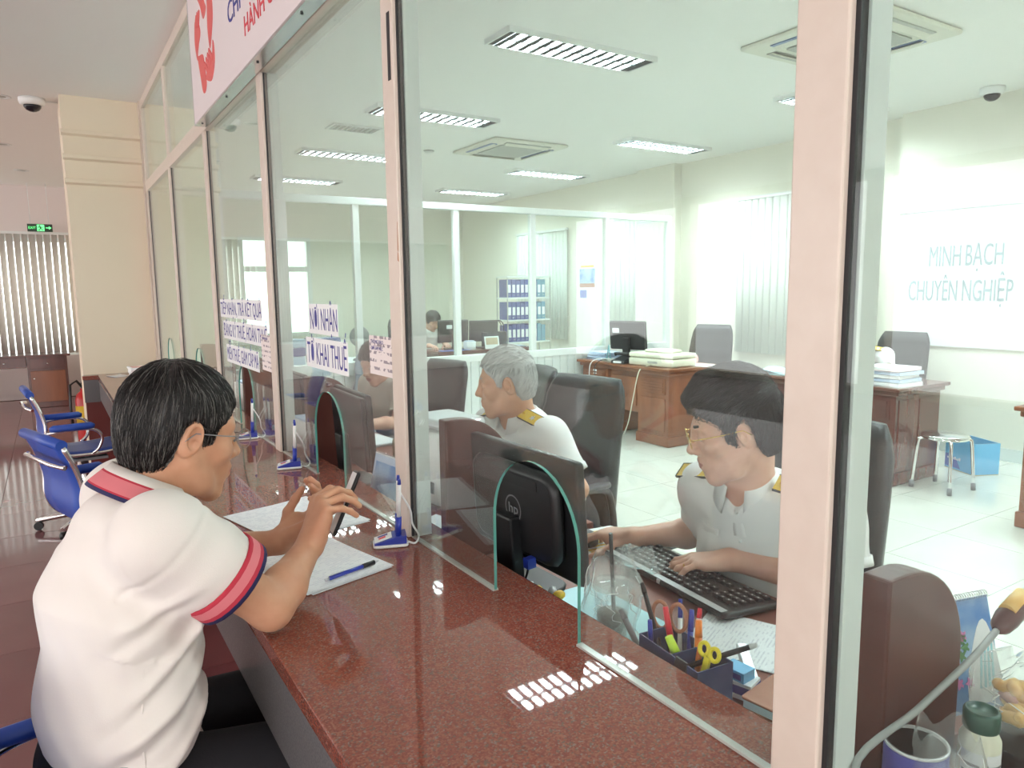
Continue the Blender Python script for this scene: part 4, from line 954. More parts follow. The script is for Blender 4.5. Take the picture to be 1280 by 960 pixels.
# pen holder and what stands in it
ph_ = thing('pen_holder', 'navy blue open box pen holder full of pens behind the glass', 'pen holder', (.930, .890, .7505), -.10)
w_, l_, h_ = .040, .082, .100
MB().box(-w_, w_, -l_, l_, 0, .003).build('bottom', 'navy_plastic', ph_)
for a in ((-w_, -w_ + .0025, -l_, l_), (w_ - .0025, w_, -l_, l_), (-w_ + .0025, w_ - .0025, -l_, -l_ + .0025), (-w_ + .0025, w_ - .0025, l_ - .0025, l_), (-w_ + .0025, w_ - .0025, -.012, -.0095)): MB().box(*a, .003, h_).build('side', 'navy_plastic', ph_)
bc = thing('binder_clip', 'black binder clip gripping the front of the pen holder', 'clip', (.930, .890, .7505), -.10)
MB().prism([(-w_ - .010, h_ - .028), (-w_ + .008, h_ - .028), (-w_ + .0028, h_ + .004), (-w_ - .0005, h_ + .004)], 1, -.055, -.025).build('body', 'black_plastic', bc); MB().tube(catm([(-w_ - .008, -.050, h_ - .028), (-w_ - .012, -.048, h_ - .05), (-w_ - .012, -.040, h_ - .058), (-w_ - .012, -.032, h_ - .05), (-w_ - .008, -.030, h_ - .028)], 3), .0012, 6).build('wire_handle', 'chrome', bc)
def stick(name, label, cat, base, top, r, m, capm=None, capL=.03, grp=None):
    B, T = Vector(base), Vector(top); d = (T - B).normalized(); t = thing(name, label, cat, base)
    MB().cyl((0, 0, 0), T - B - d * capL, r, n=10).build('barrel', m, t); MB().cyl(T - B - d * capL, T - B, r * 1.08, r * .85, n=10).build('cap', capm or m, t)
    return t
zb = .756
stick('marker_pen', 'red marker pen leaning left in the pen holder', 'pen', (.935, .905, zb), (.952, .962, .895), .0062, 'pen_red', 'pen_red', .05)
stick('highlighter_pen', 'yellow green highlighter leaning at front of the pen holder', 'pen', (.925, .862, zb + .02), (.905, .905, .872), .0085, 'pen_green', 'pen_green', .035)
stick('marker_pen', 'orange pen upright in the pen holder', 'pen', (.940, .865, zb), (.962, .886, .895), .0068, 'pen_orange', 'pen_orange', .03)
stick('ballpoint_pen', 'white pen with blue cap at back of the pen holder', 'pen', (.955, .925, zb), (.985, .955, .905), .0045, 'white_plastic', 'pen_blue', .035)
stick('ballpoint_pen', 'blue capped pen next to red marker in the holder', 'pen', (.955, .905, zb), (.985, .925, .895), .0055, 'pen_blue', 'pen_blue', .04)
stick('ballpoint_pen', 'white barrelled pen with red cap in the pen holder', 'pen', (.950, .888, zb), (.985, .905, .905), .0048, 'white_plastic', 'pen_red', .018)
stick('ballpoint_pen', 'short blue pen at the left end of the pen holder', 'pen', (.915, .955, zb), (.918, .968, .875), .0050, 'white_plastic', 'pen_blue', .045)
stick('pencil', 'black pen with silver end leaning far right in the holder', 'pen', (.912, .905, zb + .045), (.985, .775, .888), .0050, 'black_plastic', 'silver_plastic', .012)
stick('ruler', 'dark grey stick leaning out left of the pen holder', 'ruler', (.940, .935, zb), (.945, 1.020, .925), .0050, 'black_plastic', 'black_plastic', .02)
stick('pencil', 'grey pencil bunch leaning towards the plastic cup', 'pencil', (.918, .950, zb), (.912, 1.045, .868), .0062, 'grey_plastic', 'grey_plastic', .02)
yt = thing('paper_knife', 'yellow cutter with loop handle standing in the pen holder', 'cutter', (.905, .835, zb + .02))
MB().prism([(-.006, 0), (.006, 0), (.006, .085), (-.006, .085)], 0, -.003, .003).build('blade_case', 'pen_yellow', yt)
yl = MB()
for s in (-1, 1): yl.tube([(0, s * .012 + .010 * math.cos(a), .095 + .011 * math.sin(a)) for a in np.linspace(0, 6.283, 16, endpoint=False)], .004, 6, closed=True)
yl.build('loop_handle', 'pen_yellow', yt); yt.rotation_euler = (.06, .25, 0)
sc_ = thing('scissors', 'scissors with dark red handles standing in the pen holder', 'scissors', (.955, .945, zb)); sc_.rotation_euler = (-.12, .12, .3)
MB().box(-.001, .001, -.008, .006, 0, .09).build('blade', 'chrome', sc_)
for s in (-1, 1): MB().tube([(0, s * .019 + .017 * math.cos(a), .118 + .026 * math.sin(a)) for a in np.linspace(0, 6.283, 18, endpoint=False)], .004, 6, closed=True).build('handle_loop', 'notebook_brown', sc_)
eb = thing('eraser_box', 'small blue and white box on the desk right of pen holder', 'box', (1.030, .845, .7505), .3)
MB().box(-.022, .022, -.030, .030, 0, .032).build('carton', 'paper_white', eb, bevel=.001); MB().box(-.0225, .0225, -.0305, .0305, .010, .026).build('band', 'text_navy', eb)
eb = thing('stamp_box', 'tiny blue ink box on top of the white box by the pen holder', 'box', (1.028, .848, .7828), .1)
MB().box(-.018, .018, -.024, .024, 0, .020).build('case', 'box_blue', eb, bevel=.001); MB().box(-.0182, -.018, -.018, .018, .004, .015).build('label', 'text_navy', eb)
st = thing('stapler', 'silver and black stapler behind the small blue box', 'stapler', (1.085, .875, .7505), .9)
MB().rbox(-.055, .055, -.014, .014, 0, .008, .01).build('base', 'black_plastic', st); MB().prism([(-.055, .012), (.05, .030), (.05, .046), (-.055, .028)], 1, -.011, .011).build('arm', 'silver_plastic', st, bevel=.003)
rb = thing('rubber_stamp', 'small black block on the desk beside the stapler', 'stamp', (1.085, .805, .7505), .5)
MB().box(-.025, .025, -.02, .02, 0, .02).build('block', 'grey_plastic', rb, bevel=.003); MB().box(-.022, .022, -.017, .017, .02, .024).build('lid', 'black_plastic', rb, bevel=.001)
wc = thing('paper_cup', 'white cup with pale teal lower half right of the thick post', 'cup', (1.405, .862, .7505))
MB().lathe([(.028, 0), (.036, .085), (.034, .085), (.026, .004), (0, .004)], n=20).build('cup', 'paper_white', wc); MB().lathe([(.0292, .004), (.0325, .042)], n=20).build('band', 'mat_cyan2', wc)
sk = [('gold foil sweet behind the monitor foot, left one', (.965, 1.42, .7505)), ('gold foil sweet behind the monitor foot, right one', (.99, 1.36, .7525))]
for l, p in sk:
    t = thing('wrapped_sweet', l, 'sweet', p); MB().ball((0, 0, .012), (.018, .013, .0118), 10).build('sweet', 'epaulette_yellow', t); MB().lathe([(.004, 0), (.014, .012)], (0, .016, .012), 8, M=Matrix.Rotation(-1.57, 4, 'X')).build('twist', 'silver_plastic', t)
# ---------------------------------------------------------------- near right desk
tn = thing('pencil_tin', 'blue oval tin at the bottom right corner of the picture', 'tin', (.920, .466, .7505))
MB().lathe([(0, .001), (.038, .001), (.038, .148), (.0365, .150), (.0345, .148), (.0345, .006), (0, .006)], n=28, sx=1.05).build('can', 'text_navy', tn); MB().lathe([(.0383, .150), (.0386, .153), (.035, .1535), (.0345, .150)], n=28, sx=1.05).build('rim', 'silver_plastic', tn); MB().lathe([(.0344, .144), (0, .141)], n=28, sx=1.05).build('inner_lid', 'text_navy', tn)
bag('plastic_bag', 'clear plastic bag slumped behind the blue tin', 'bag', (.925, .430, .7508), .052, .052, .185, seed=12, amp=.06)
jr = thing('supplement_jar', 'cream jar with dark green screw lid at lower right', 'jar', (1.035, .440, .7505))
MB().lathe([(0, .001), (.024, .001), (.0255, .006), (.0255, .132), (.021, .142), (.020, .150)], n=26).build('bottle', 'cream_plastic', jr)
MB().lathe([(.0215, .146), (.0225, .149), (.0225, .170), (.021, .173), (.018, .1735), (.0172, .171), (0, .171)], n=26).build('lid', 'green_lid', jr)
for a0, a1 in ((150, 215), (225, 300)):
    lb = MB().grid(lambda u, v: (.0258 * math.cos(math.radians(a0 + (a1 - a0) * u)), .0258 * math.sin(math.radians(a0 + (a1 - a0) * u)), .02 + .10 * v), 8, 1).build('label', 'paper_white', jr)
    for k in range(7): MB().grid(lambda u, v: (.0261 * math.cos(math.radians(a0 + 6 + (a1 - a0 - 14 - 8 * (k % 3)) * u)), .0261 * math.sin(math.radians(a0 + 6 + (a1 - a0 - 14 - 8 * (k % 3)) * u)), .028 + k * .012 + .004 * v), 6, 1).build('printed_line', 'grey_plastic', lb)
b_ = bag('snack_bag', 'clear bag of orange and pink snacks at right edge', 'bag', (1.180, .448, .8425), .080, .065, .11, seed=21, amp=.07, open_top=False)
for i in range(16):
    a = random.uniform(0, 6.28); r = random.uniform(0, .045); sn = thing('snack_piece', ['curled orange snack piece inside the clear bag', 'pale pink snack piece inside the clear bag'][i % 3 == 2], 'snack', (1.180 + r * math.cos(a) * 1.1, .448 + r * math.sin(a) * .8, .855 + random.uniform(0, .085) * (1 - r / .06)), random.uniform(0, 6), 'snacks in the clear bag')
    MB().tube(catm([(-.016, 0, .004), (-.006, .010, .010), (.008, .008, .006), (.016, -.004, .010)], 3), [.004] + [.009] * 8 + [.004], 7).build('crust', 'snack_orange' if i % 3 != 2 else 'snack_pink', sn); MB().ball((0, .012, .012), .004, 6).build('crumb', 'snack_orange', sn)
cl = thing('desk_calendar', 'spiral desk calendar with pink flowers and a white building', 'calendar', (1.350, .620, .7505), 1.32)
tl = .26; CW, CH = .057, .192
Mf = Matrix.Translation((-.05, 0, .002)) @ Matrix.Rotation(tl, 4, 'Y'); Mb = Matrix.Translation((.05, 0, .002)) @ Matrix.Rotation(-tl, 4, 'Y')
MB().box(-.001, .001, -CW, CW, 0, CH, M=Mf).build('front_board', 'calendar_blue', cl); MB().box(-.001, .001, -CW, CW, 0, CH, M=Mb).build('back_board', 'paper_white', cl)
tp = Mf @ Vector((0, 0, CH))
for k in range(20): MB().tube([(tp.x + .006 * math.cos(a), -CW + .005 + k * .0056, tp.z + .003 + .006 * math.sin(a)) for a in np.linspace(0, 6.283, 10, endpoint=False)], .0010, 5, closed=True).build('spiral_ring', 'chrome', cl)
pp = lambda pts, m, n='picture_shape', d=0: MB().prism(pts, 0, -.0016 - d, -.0011, M=Mf).build(n, m, cl)
pp(smooth([(.023, .02), (-.010, .12), (-.037, .152), (-.054, .11), (-.055, .02)], 3), 'paper_white', 'printed_building')
for k in range(4): pp([(-.006 - k * .010, .035), (-.012 - k * .010, .035), (-.026 - k * .008, .108), (-.022 - k * .008, .108)], 'mat_cyan2', 'printed_window', .0003)
for k in range(16): 
    cy, cz_ = random.uniform(.010, .050), random.uniform(.03, .150); pp([(cy +   .008 * math.cos(a) * (1 + .4 * math.cos(5 * a)), cz_ + .008 * math.sin(a) * (1 + .4 * math.cos(5 * a))) for a in np.linspace(0, 6.283, 16, endpoint=False)], 'calendar_flower' if k % 3 else 'leaf_green', 'printed_flower', .0004)
gn = thing('gooseneck_microphone', 'grey gooseneck arm with dark wooden head crossing the lower right', 'microphone', (.87, .30, .7505))
pth = catm([(0, 0, .01), (-.03, .10, .06), (-.057, .185, .140), (.075, .178, .185), (.19, .171, .222), (.275, .174, .245)], 6)
MB().tube(pth, .0048, 8).build('gooseneck', 'lead_grey', gn); MB().rbox(-.05, .05, -.05, .05, .0, .02, .02).build('base', 'black_plastic', gn)
MB().tube([(.270, .174, .244), (.282, .174, .247), (.30, .174, .254), (.34, .173, .27), (.365, .172, .275)], [.006, .014, .017, .017, .006], 12).build('head', 'divider_wood', gn); MB().tube([(.300, .174, .266), (.345, .173, .281)], [.012, .012], 10).build('head_cap', 'snack_orange', gn)
bxk = thing('label_printer', 'black box shaped printer under the snack bag at right edge', 'printer', (1.235, .395, .7505), 0)
MB().rbox(-.14, .14, -.105, .105, 0, .088, .015).build('housing', 'black_plastic', bxk); MB().box(-.142, -.139, -.06, .05, .03, .045).build('label', 'silver_plastic', bxk); MB().box(-.10, .10, -.107, -.104, .02, .05).build('paper_slot', 'grey_plastic', bxk)
# ---------------------------------------------------------------- grey haired clerk's desk and further bays
pc = thing('photo_calendar', 'blue photo desk calendar leaning behind glass left of middle post', 'calendar', (.99, 2.40, .7505), .10)
M = Matrix.Translation((-.03, 0, 0)) @ Matrix.Rotation(.22, 4, 'Y'); MB().box(-.0015, .0015, -.10, .10, 0, .165, M=M).build('front_board', 'paper_blue', pc); MB().box(-.0022, -.0016, -.085, .085, .018, .135, M=M).build('photo', 'calendar_blue', pc)
M = Matrix.Translation((.04, 0, 0)) @ Matrix.Rotation(-.22, 4, 'Y'); MB().box(-.0015, .0015, -.10, .10, 0, .165, M=M).build('back_board', 'paper_white', pc)
for k in range(12): MB().tube([(.005 + .005 * math.cos(a), -.09 + k * .0164, .162 + .005 * math.sin(a)) for a in np.linspace(0, 6.283, 8, endpoint=False)], .0009, 5, closed=True).build('spiral_ring', 'chrome', pc)
for i, (x, y) in enumerate(((1.02, 2.02), (1.06, 1.91))):
    sheets(['small pile of white slips behind the divider hook', 'white slips on the desk of the grey haired clerk'][i], (x, y, .7505), .3 + i, .12, .18, 3)
pt = thing('desk_printer', 'pale grey rounded printer on the desk of the grey haired clerk', 'printer', (1.20, 2.34, .7505), .1)
MB().rbox(-.13, .13, -.16, .16, 0, .26, .05).build('housing', 'white_plastic', pt); MB().rbox(-.10, .10, -.13, .13, .26, .30, .04).build('top_cover', 'silver_plastic', pt); MB().box(-.134, -.128, -.11, .11, .05, .09).build('paper_slot', 'black_plastic', pt)
hb = thing('handbag', 'brown handbag standing beyond the printer near the middle post', 'bag', (1.52, 3.40, .7505 - .75), .5)
hb.location = (1.30, 2.83, .7505); MB().rbox(-.06, .06, -.10, .10, 0, .12, .03).build('body', 'cardboard', hb)
for s in (-1, 1): MB().tube(catm([(s * .03, -.06, .11), (s * .03, -.05, .20), (s * .03, 0, .235), (s * .03, .05, .20), (s * .03, .06, .11)], 4), .007, 6).build('handle', 'divider_wood', hb)
def carton(name, label, loc, rz, w, l, h, m='paper_white', m2='paper_blue', grp=None):
    t = thing(name, label, 'box', loc, rz, grp); MB().box(-w / 2, w / 2, -l / 2, l / 2, 0, h).build('carton', m, t, bevel=.003); MB().box(-w / 2 + .01, w / 2 - .01, -l / 2 + .01, l / 2 - .01, h, h + .012).build('lid', m2, t, bevel=.003); return t
carton('document_box', 'white document box behind third pane next to dark monitor', (1.06, 3.30, .7505), .05, .24, .30, .16)
carton('document_box', 'white document box behind the fourth pane, nearer of the two', (1.12, 4.42, .7505), -.05, .26, .30, .16)
carton('document_box', 'larger white box behind the fourth pane, farther of two', (1.15, 4.85, .7505), .05, .28, .36, .17)
stk = [sheets('stack of grey documents in front of the woman behind the post', (1.30, 3.42, .7505), .1, .21, .297, 12, jit=.01)]
fn_ = thing('desk_fan', 'small pale blue desk fan behind third pane', 'fan', (1.05, 4.05, .7505))
MB().lathe([(0, .001), (.06, .001), (.055, .02), (.012, .03), (.010, .12), (0, .12)], n=16).build('stand', 'mat_cyan2', fn_)
for k in range(3): MB().tube([(0, (.03 + .028 * k) * math.cos(a), .20 + (.03 + .028 * k) * math.sin(a)) for a in np.linspace(0, 6.283, 20, endpoint=False)], .0025, 5, closed=True).build('guard_ring', 'mat_cyan2', fn_)
for k in range(4): MB().box(.004, .008, -.016, .016, .01, .075, M=Matrix.Translation((0, 0, .2)) @ Matrix.Rotation(k * math.pi / 2, 4, 'X') @ Matrix.Rotation(.4, 4, 'Z')).build('blade', 'paper_blue', fn_)
# ---------------------------------------------------------------- leather office chairs
def office_chair(label, loc, rz, top=1.12, w=.50, seat=.46, lean=.10):
    """faces +x of the thing"""
    c = thing('office_chair', label, 'chair', loc, rz, 'black leather swivel chairs of the office')
    MB().rbox(-.25, .25, -w / 2, w / 2, seat - .09, seat, .10).build('seat', 'leather', c)
    H = top - seat + .02; n = 14
    def sec(u):
        z = seat - .02 + u * H; x = -.24 - lean * u - .05 * math.sin(math.pi * u) * -1 * .6
        hw = w / 2 * (1 - .10 * (2 * u - .9) ** 2 - (.16 * max(0, u - .86) / .14) ** 1.2 * .9); th = .055 - .018 * u
        return x, z, hw, th
    mb = MB(); rings = []
    for i in range(n + 1):
        u = i / n; x, z, hw, th = sec(u); th *= 1 if 0 < i < n else .45
        ring = []
        for k in range(20):
            a = 2 * math.pi * k / 20; cy, cx = math.cos(a), math.sin(a)
            yy = hw * math.copysign(abs(cy) ** .55, cy); xx = th * math.copysign(abs(cx) ** .55, cx)
            xx += .035 * (yy / hw) ** 2 * .7 + (.006 if i in (5, 9, 11) and cx > .3 else 0) * -1.4
            ring.append((x + xx, yy, z))
        rings.append(ring)
    vs = [p for r in rings for p in r]; m_ = 20
    mb.add(vs, [(i * m_ + j, i * m_ + (j + 1) % m_, (i + 1) * m_ + (j + 1) % m_, (i + 1) * m_ + j) for i in range(n) for j in range(m_)], 0, True)
    mb.add(rings[0], [tuple(range(m_))], 0); mb.add(rings[-1], [tuple(range(m_))], 0)
    mb.build('backrest', 'leather', c)
    for s in (-1, 1):
        a = MB().tube(catm([(-.20, s * (w / 2 + .02), seat - .05), (-.16, s * (w / 2 + .035), seat + .12), (-.10, s * (w / 2 + .04), seat + .20), (.12, s * (w / 2 + .04), seat + .20), (.20, s * (w / 2 + .03), seat + .12), (.12, s * (w / 2 + .01), seat - .04)], 4), .016, 8).build('armrest', 'black_plastic', c)
        MB().rbox(-.14, .15, s * (w / 2 + .04) - .028, s * (w / 2 + .04) + .028, seat + .205, seat + .23, .025).build('arm_pad', 'leather', a)
    MB().cyl((0, 0, .10), (0, 0, seat - .09), .028).build('gas_column', 'black_plastic', c)
    for i in range(5):
        a = i * 2 * math.pi / 5 + .2; lg = MB().tube([(.02 * math.cos(a), .02 * math.sin(a), .115), (.29 * math.cos(a), .29 * math.sin(a), .07)], [.03, .018], 8).build('base_leg', 'black_plastic', c)
        MB().cyl((.28 * math.cos(a) - .014 * math.sin(a), .28 * math.sin(a) + .014 * math.cos(a), .029), (.28 * math.cos(a) + .014 * math.sin(a), .28 * math.sin(a) - .014 * math.cos(a), .029), .028, n=12).build('caster', 'black_plastic', lg)
    return c
PI = math.pi
office_chair('black leather chair of the young clerk, partly behind the right post', (1.71, 1.36, 0), PI, 1.10, .50)
office_chair('tall dark leather chair behind the grey haired clerk', (1.78, 2.60, 0), PI + .12, 1.10, .52)
office_chair('dark leather chair beyond the face of the grey haired clerk', (1.86, 3.18, 0), PI - .35, 1.10, .46)
office_chair('dark chair of the woman hidden behind the middle post', (1.84, 4.10, 0), PI + .2, 1.06, .46)
office_chair('black leather chair at the far wooden desk by the wall', (6.15, 5.72, 0), PI + .30, 1.08, .52)
office_chair('grey lit leather chair behind the paper stacks, right of the thick post', (6.27, 3.66, 0), PI, 1.08, .50)
office_chair('black chair of the woman in the back room', (4.20, 9.12, 0), -1.5, 1.12, .52)
# ---------------------------------------------------------------- big wooden desks of the office
def wood_desk(label, x0, x1, y0, y1, h=.75, m='brown_wood', plate=True):
    t = thing('panelled_desk', label, 'desk', ((x0 + x1) / 2, (y0 + y1) / 2, 0), 0, 'big panelled wooden desks')
    X, Y = (x1 - x0) / 2, (y1 - y0) / 2
    MB().prism([(-X, h - .028), (X, h - .028), (X, h), (-X, h)], 1, -Y, Y).build('desk_top', m, t, bevel=.006)
    MB().box(-X + .025, X - .025, -Y + .025, Y - .025, h - .065, h - .028).build('cornice', m, t, bevel=.010)
    for s in (-1, 1):
        ya, yb = (-Y + .05, -Y + .47) if s < 0 else (Y - .47, Y - .05)
        p = MB().box(-X + .05, X - .05, ya, yb, .10, h - .065).build('pedestal', m, t, bevel=.003)
        MB().box(-X + .035, X - .035, ya - .015, yb + .015, .002, .10).build('plinth', m, t, bevel=.008)
        for k, (za, zb_) in enumerate(((.14, .46), (.50, h - .10))):
            f = MB().box(-X + .038, -X + .050, ya + .04, yb - .04, za, zb_).build('raised_panel', m, p, bevel=.005)
        for k in range(5): MB().box(-X + .030, -X + .039, ya + .06, yb - .06, .52 + k * .026, .536 + k * .026).build('reed', m, p)
        ye = ya if s < 0 else yb
        for k in range(2): MB().box(-X + .09 + k * (X - .08), -X + .02 + (k + 1) * (X - .08), ye - .006 if s < 0 else ye, ye if s < 0 else ye + .006, .14, h - .10).build('side_panel', m, p, bevel=.003)
    MB().box(-X + .08, -X + .10, -Y + .47, Y - .47, .28, h - .065).build('modesty_panel', m, t)
    MB().box(-X + .065, -X + .08, -Y + .52, Y - .52, .34, h - .12).build('raised_panel', m, t, bevel=.005)
    if plate: MB().box(-X + .0335, -X + .0375, Y - .30, Y - .25, .60, .66).build('number_plate', 'paper_white', t)
    return t
wood_desk('brown panelled desk with monitor and cream scanner near the back partition', 4.80, 5.55, 4.85, 6.25)
wood_desk('dark panelled desk with paper stacks, right of the thick post', 5.18, 5.90, 2.90, 4.28, m='dark_wood')
wood_desk('brown panelled desk at the right edge of the picture', 4.93, 5.60, .75, 2.05, .76)
wood_desk('dark wooden desk of the woman in the back room', 4.02, 5.45, 8.02, 8.62, m='dark_wood', plate=False)
m_ = monitor('computer_monitor', 'black flat monitor with white label on the far brown desk', (5.10, 5.74, .75), .35, .42, .30, .12, .12, sticker=(.09, .17, .18, .23))
sn = thing('document_scanner', 'cream flatbed scanner on the near corner of far brown desk', 'scanner', (5.07, 5.22, .7505), .10)
MB().rbox(-.19, .19, -.28, .28, 0, .075, .03).build('body', 'cream_plastic', sn); MB().rbox(-.19, .19, -.28, .28, .080, .125, .03).build('lid', 'cream_plastic', sn); MB().rbox(-.10, .13, -.16, .16, .125, .155, .04).build('feeder', 'cream_plastic', sn); MB().box(-.192, -.188, -.10, .02, .03, .05).build('button_panel', 'grille_grey', sn)
MB().tube(catm([(-.19, -.02, .02), (-.245, .02, -.01), (-.275, .06, -.06), (-.29, .11, -.30), (-.29, .17, -.55), (-.26, .26, -.70)], 5), .005, 6).build('cable', 'cream_plastic', sn)
for i in range(4):
    t = sheets(['lowest bundle of bluish papers at left end of the far desk', 'second bundle of bluish papers on the far desk', 'third bundle of bluish papers on the far desk', 'topmost bundle of bluish papers on the far desk'][i], (5.02 + .01 * i, 6.06, .7505 + i * .020), .1 * (i % 3 - 1), .24, .31, 3, 'paper_blue', 'paper_bundle', 'papers', 'bundles of paper at the left end of the far desk')
    MB().box(-.115, .115, -.15, .15, .0042, .0185).build('block', 'paper_blue', t)
t = thing('tape_stand', 'pale green wire stand tangled with cables beside far monitor', 'stand', (4.90, 5.83, .7505))
MB().rbox(-.05, .05, -.06, .06, 0, .03, .01).build('base', 'grille_grey', t); MB().tube([(0, -.03, .03), (0, 0, .17), (0, .03, .03)], .007, 6).build('bracket', 'mat_cyan2', t)
MB().tube(catm([(-.05, .02, .02), (-.12, .04, .03), (-.20, .06, -.03), (-.21, .05, -.25), (-.20, -.03, -.42)], 5), .005, 6).build('cable', 'white_plastic', t); MB().tube(catm([(-.05, -.03, .02), (-.15, -.04, .02), (-.205, -.02, -.06), (-.205, -.06, -.30)], 5), .005, 6).build('cable', 'black_plastic', t)
t = thing('telephone', 'black telephone between monitor and scanner on the far desk', 'telephone', (4.90, 5.61, .7505), .2)
MB().prism([(-.09, 0), (.09, 0), (.09, .07), (-.09, .03)], 1, -.08, .08).build('body', 'black_plastic', t, bevel=.006); MB().tube([(-.02, -.09, .085), (.0, -.07, .095), (.0, .07, .095), (-.02, .09, .085)], [.022, .016, .016, .022], 8).build('handset', 'black_plastic', t); MB().box(-.092, -.09, -.05, .05, .006, .026).build('label', 'paper_white', t)
t = thing('mug', 'small red and white mug behind the cream scanner', 'mug', (5.36, 5.08, .7505)); MB().lathe([(0, .001), (.036, .001), (.038, .09), (.034, .09), (.033, .01), (0, .01)], n=18).build('cup', 'snack_pink', t); MB().tube(catm([(.036, 0, .07), (.06, 0, .065), (.06, 0, .03), (.036, 0, .022)], 4), .005, 6).build('handle', 'snack_pink', t)
sheets('white and purple papers at right end of the far brown desk', (5.32, 4.98, .7505), .2, .22, .30, 6, 'paper_white')
# second desk
for i in range(5):
    t = sheets(['lowest thick bundle of documents beside the right post', 'second bundle of documents beside the right post', 'middle bundle of documents beside the right post', 'fourth bundle of documents beside right post', 'top bundle with orange edge beside the right post'][i], (5.40 + .01 * (i % 2), 3.10 + .012 * (i % 3), .7505 + i * .028), .06 * (i % 3 - 1), .30, .34, 2, 'paper_white' if i < 4 else 'snack_pink', 'document_bundle', 'papers', 'bundles of documents on the dark desk')
    MB().box(-.15, .15, -.165, .165, .003, .026).build('block', ['paper_white', 'paper_blue'][i % 2], t)
for i in range(4):
    t = sheets(['lowest bundle in second pile of documents, hidden end by the post', 'second bundle in the second pile of documents by the post', 'third bundle in the second pile of documents by the post', 'top bundle in the second pile of documents by the post'][i], (5.42, 3.48 + .01 * i, .7505 + i * .028), .05 * (i % 3 - 1), .30, .32, 2, 'paper_blue', 'document_bundle', 'papers', 'bundles of documents on the dark desk')
    MB().box(-.15, .15, -.155, .155, .003, .026).build('block', 'paper_blue', t)
t = thing('cyan_folder_pile', 'cyan crumpled folder lying on the dark desk behind young clerk', 'folder', (5.36, 4.08, .7505), .1); MB().grid(lambda u, v: ((u - .5) * .30, (v - .5) * .34, .006 + .035 * math.sin(3 * u + 2 * v) ** 2), 8, 8).build('folder_sheet', 'mat_cyan', t, solid=.003)
MB().box(-.14, .14, -.16, .16, 0, .006).build('lower_folder', 'mat_cyan2', t)
t = thing('pump_bottle', 'white square pump bottle with blue mark on the dark desk', 'bottle', (5.30, 3.84, .7505), .3); MB().rbox(-.04, .04, -.05, .05, 0, .15, .015).build('bottle', 'white_plastic', t); MB().cyl((0, 0, .15), (0, 0, .20), .012, n=10).build('pump', 'white_plastic', t); MB().tube([(0, 0, .20), (-.05, 0, .195)], .008, 6).build('spout', 'white_plastic', t); MB().prism([(-.020, .13), (.020, .13), (.010, .10), (0, .092), (-.010, .10)], 0, -.0415, -.0402).build('blue_mark', 'pen_blue', t)
monitor('computer_monitor', 'dark monitor edge just left of the thick post on the dark desk', (5.66, 3.70, .75), .1, .46, .30, .08, .08, sticker=(.16, .2, .14, .20))
# cyan shelf tray
t = thing('file_tray', 'teal file tray behind the pump bottle on dark desk', 'tray', (5.62, 3.98, .7505), .1); MB().box(-.12, .12, -.10, .10, 0, .004).box(-.12, .12, .096, .10, .004, .09).box(.116, .12, -.10, .096, .004, .09).build('tray', 'binder_teal', t); MB().box(-.10, .10, -.09, .09, .005, .03).build('papers', 'paper_white', t)
# stool, box, outlet
s_ = thing('metal_stool', 'round chrome metal stool standing on the white tiled floor', 'stool', (5.50, 2.72, 0), .3)
MB().lathe([(0, .410), (.150, .410), (.158, .403), (.152, .392), (.145, .398), (0, .398)], n=28).build('seat', 'aluminium', s_); MB().tube([(.148 * math.cos(a), .148 * math.sin(a), .386) for a in np.linspace(0, 6.283, 24, endpoint=False)], .009, 8, closed=True).build('ring', 'chrome', s_)
for k in range(4):
    a = k * PI / 2 + .4; ca, sa = math.cos(a), math.sin(a); lg = MB().tube(catm([(.10 * ca, .10 * sa, .388), (.16 * ca, .16 * sa, .375), (.178 * ca, .178 * sa, .33), (.205 * ca, .205 * sa, .015)], 4), .0125, 8).build('leg', 'chrome', s_); MB().cyl((.2045 * ca, .2045 * sa, .001), (.202 * ca, .202 * sa, .05), .016, n=10).build('rubber_foot', 'grey_plastic', lg)
bx = thing('milk_carton', 'open blue cardboard carton on the floor against the right wall', 'box', (6.22, 2.86, 0), -.46 + PI)
MB().box(-.11, .11, -.16, .16, .001, .006).build('bottom', 'cardboard', bx)
f = MB().box(.104, .11, -.16, .16, .006, .255).build('front', 'box_blue', bx); MB().prism([(-.159, .02), (.02, .02), (-.03, .09), (-.10, .13), (-.159, .12)], 0, .1101, .1108).build('printed_wave', 'box_navy', f)
for k in range(9): MB().box(.1109, .1114, -.13 + k * .017, -.12 + k * .017, .085, .098 + (k % 3) * .006).build('printed_letter', 'text_white', f)
MB().box(-.11, -.104, -.16, .16, .006, .255).build('back', 'box_blue', bx); MB().box(-.104, .104, -.16, -.154, .006, .255).build('side', 'box_blue', bx); MB().box(-.104, .104, .154, .16, .006, .255).build('side', 'box_blue', bx)
for s in (-1, 1): MB().box(-.10, .10, 0, .05, 0, .003, M=Matrix.Translation((0, s * .157, .256)) @ Matrix.Rotation(PI * (s < 0), 4, 'Z') @ Matrix.Rotation(-2.2, 4, 'X')).build('flap', 'cardboard', bx)
t = thing('wall_outlet', 'cream double socket low on the right wall beside dark desk', 'socket', (6.949, 3.75, .42)); MB().box(-.008, 0, -.045, .045, -.06, .06).build('plate', 'outlet_white', t, bevel=.002)
for z in (-.028, .028): MB().box(-.010, -.008, -.022, .022, z - .018, z + .018).build('socket_face', 'grille_grey', t)
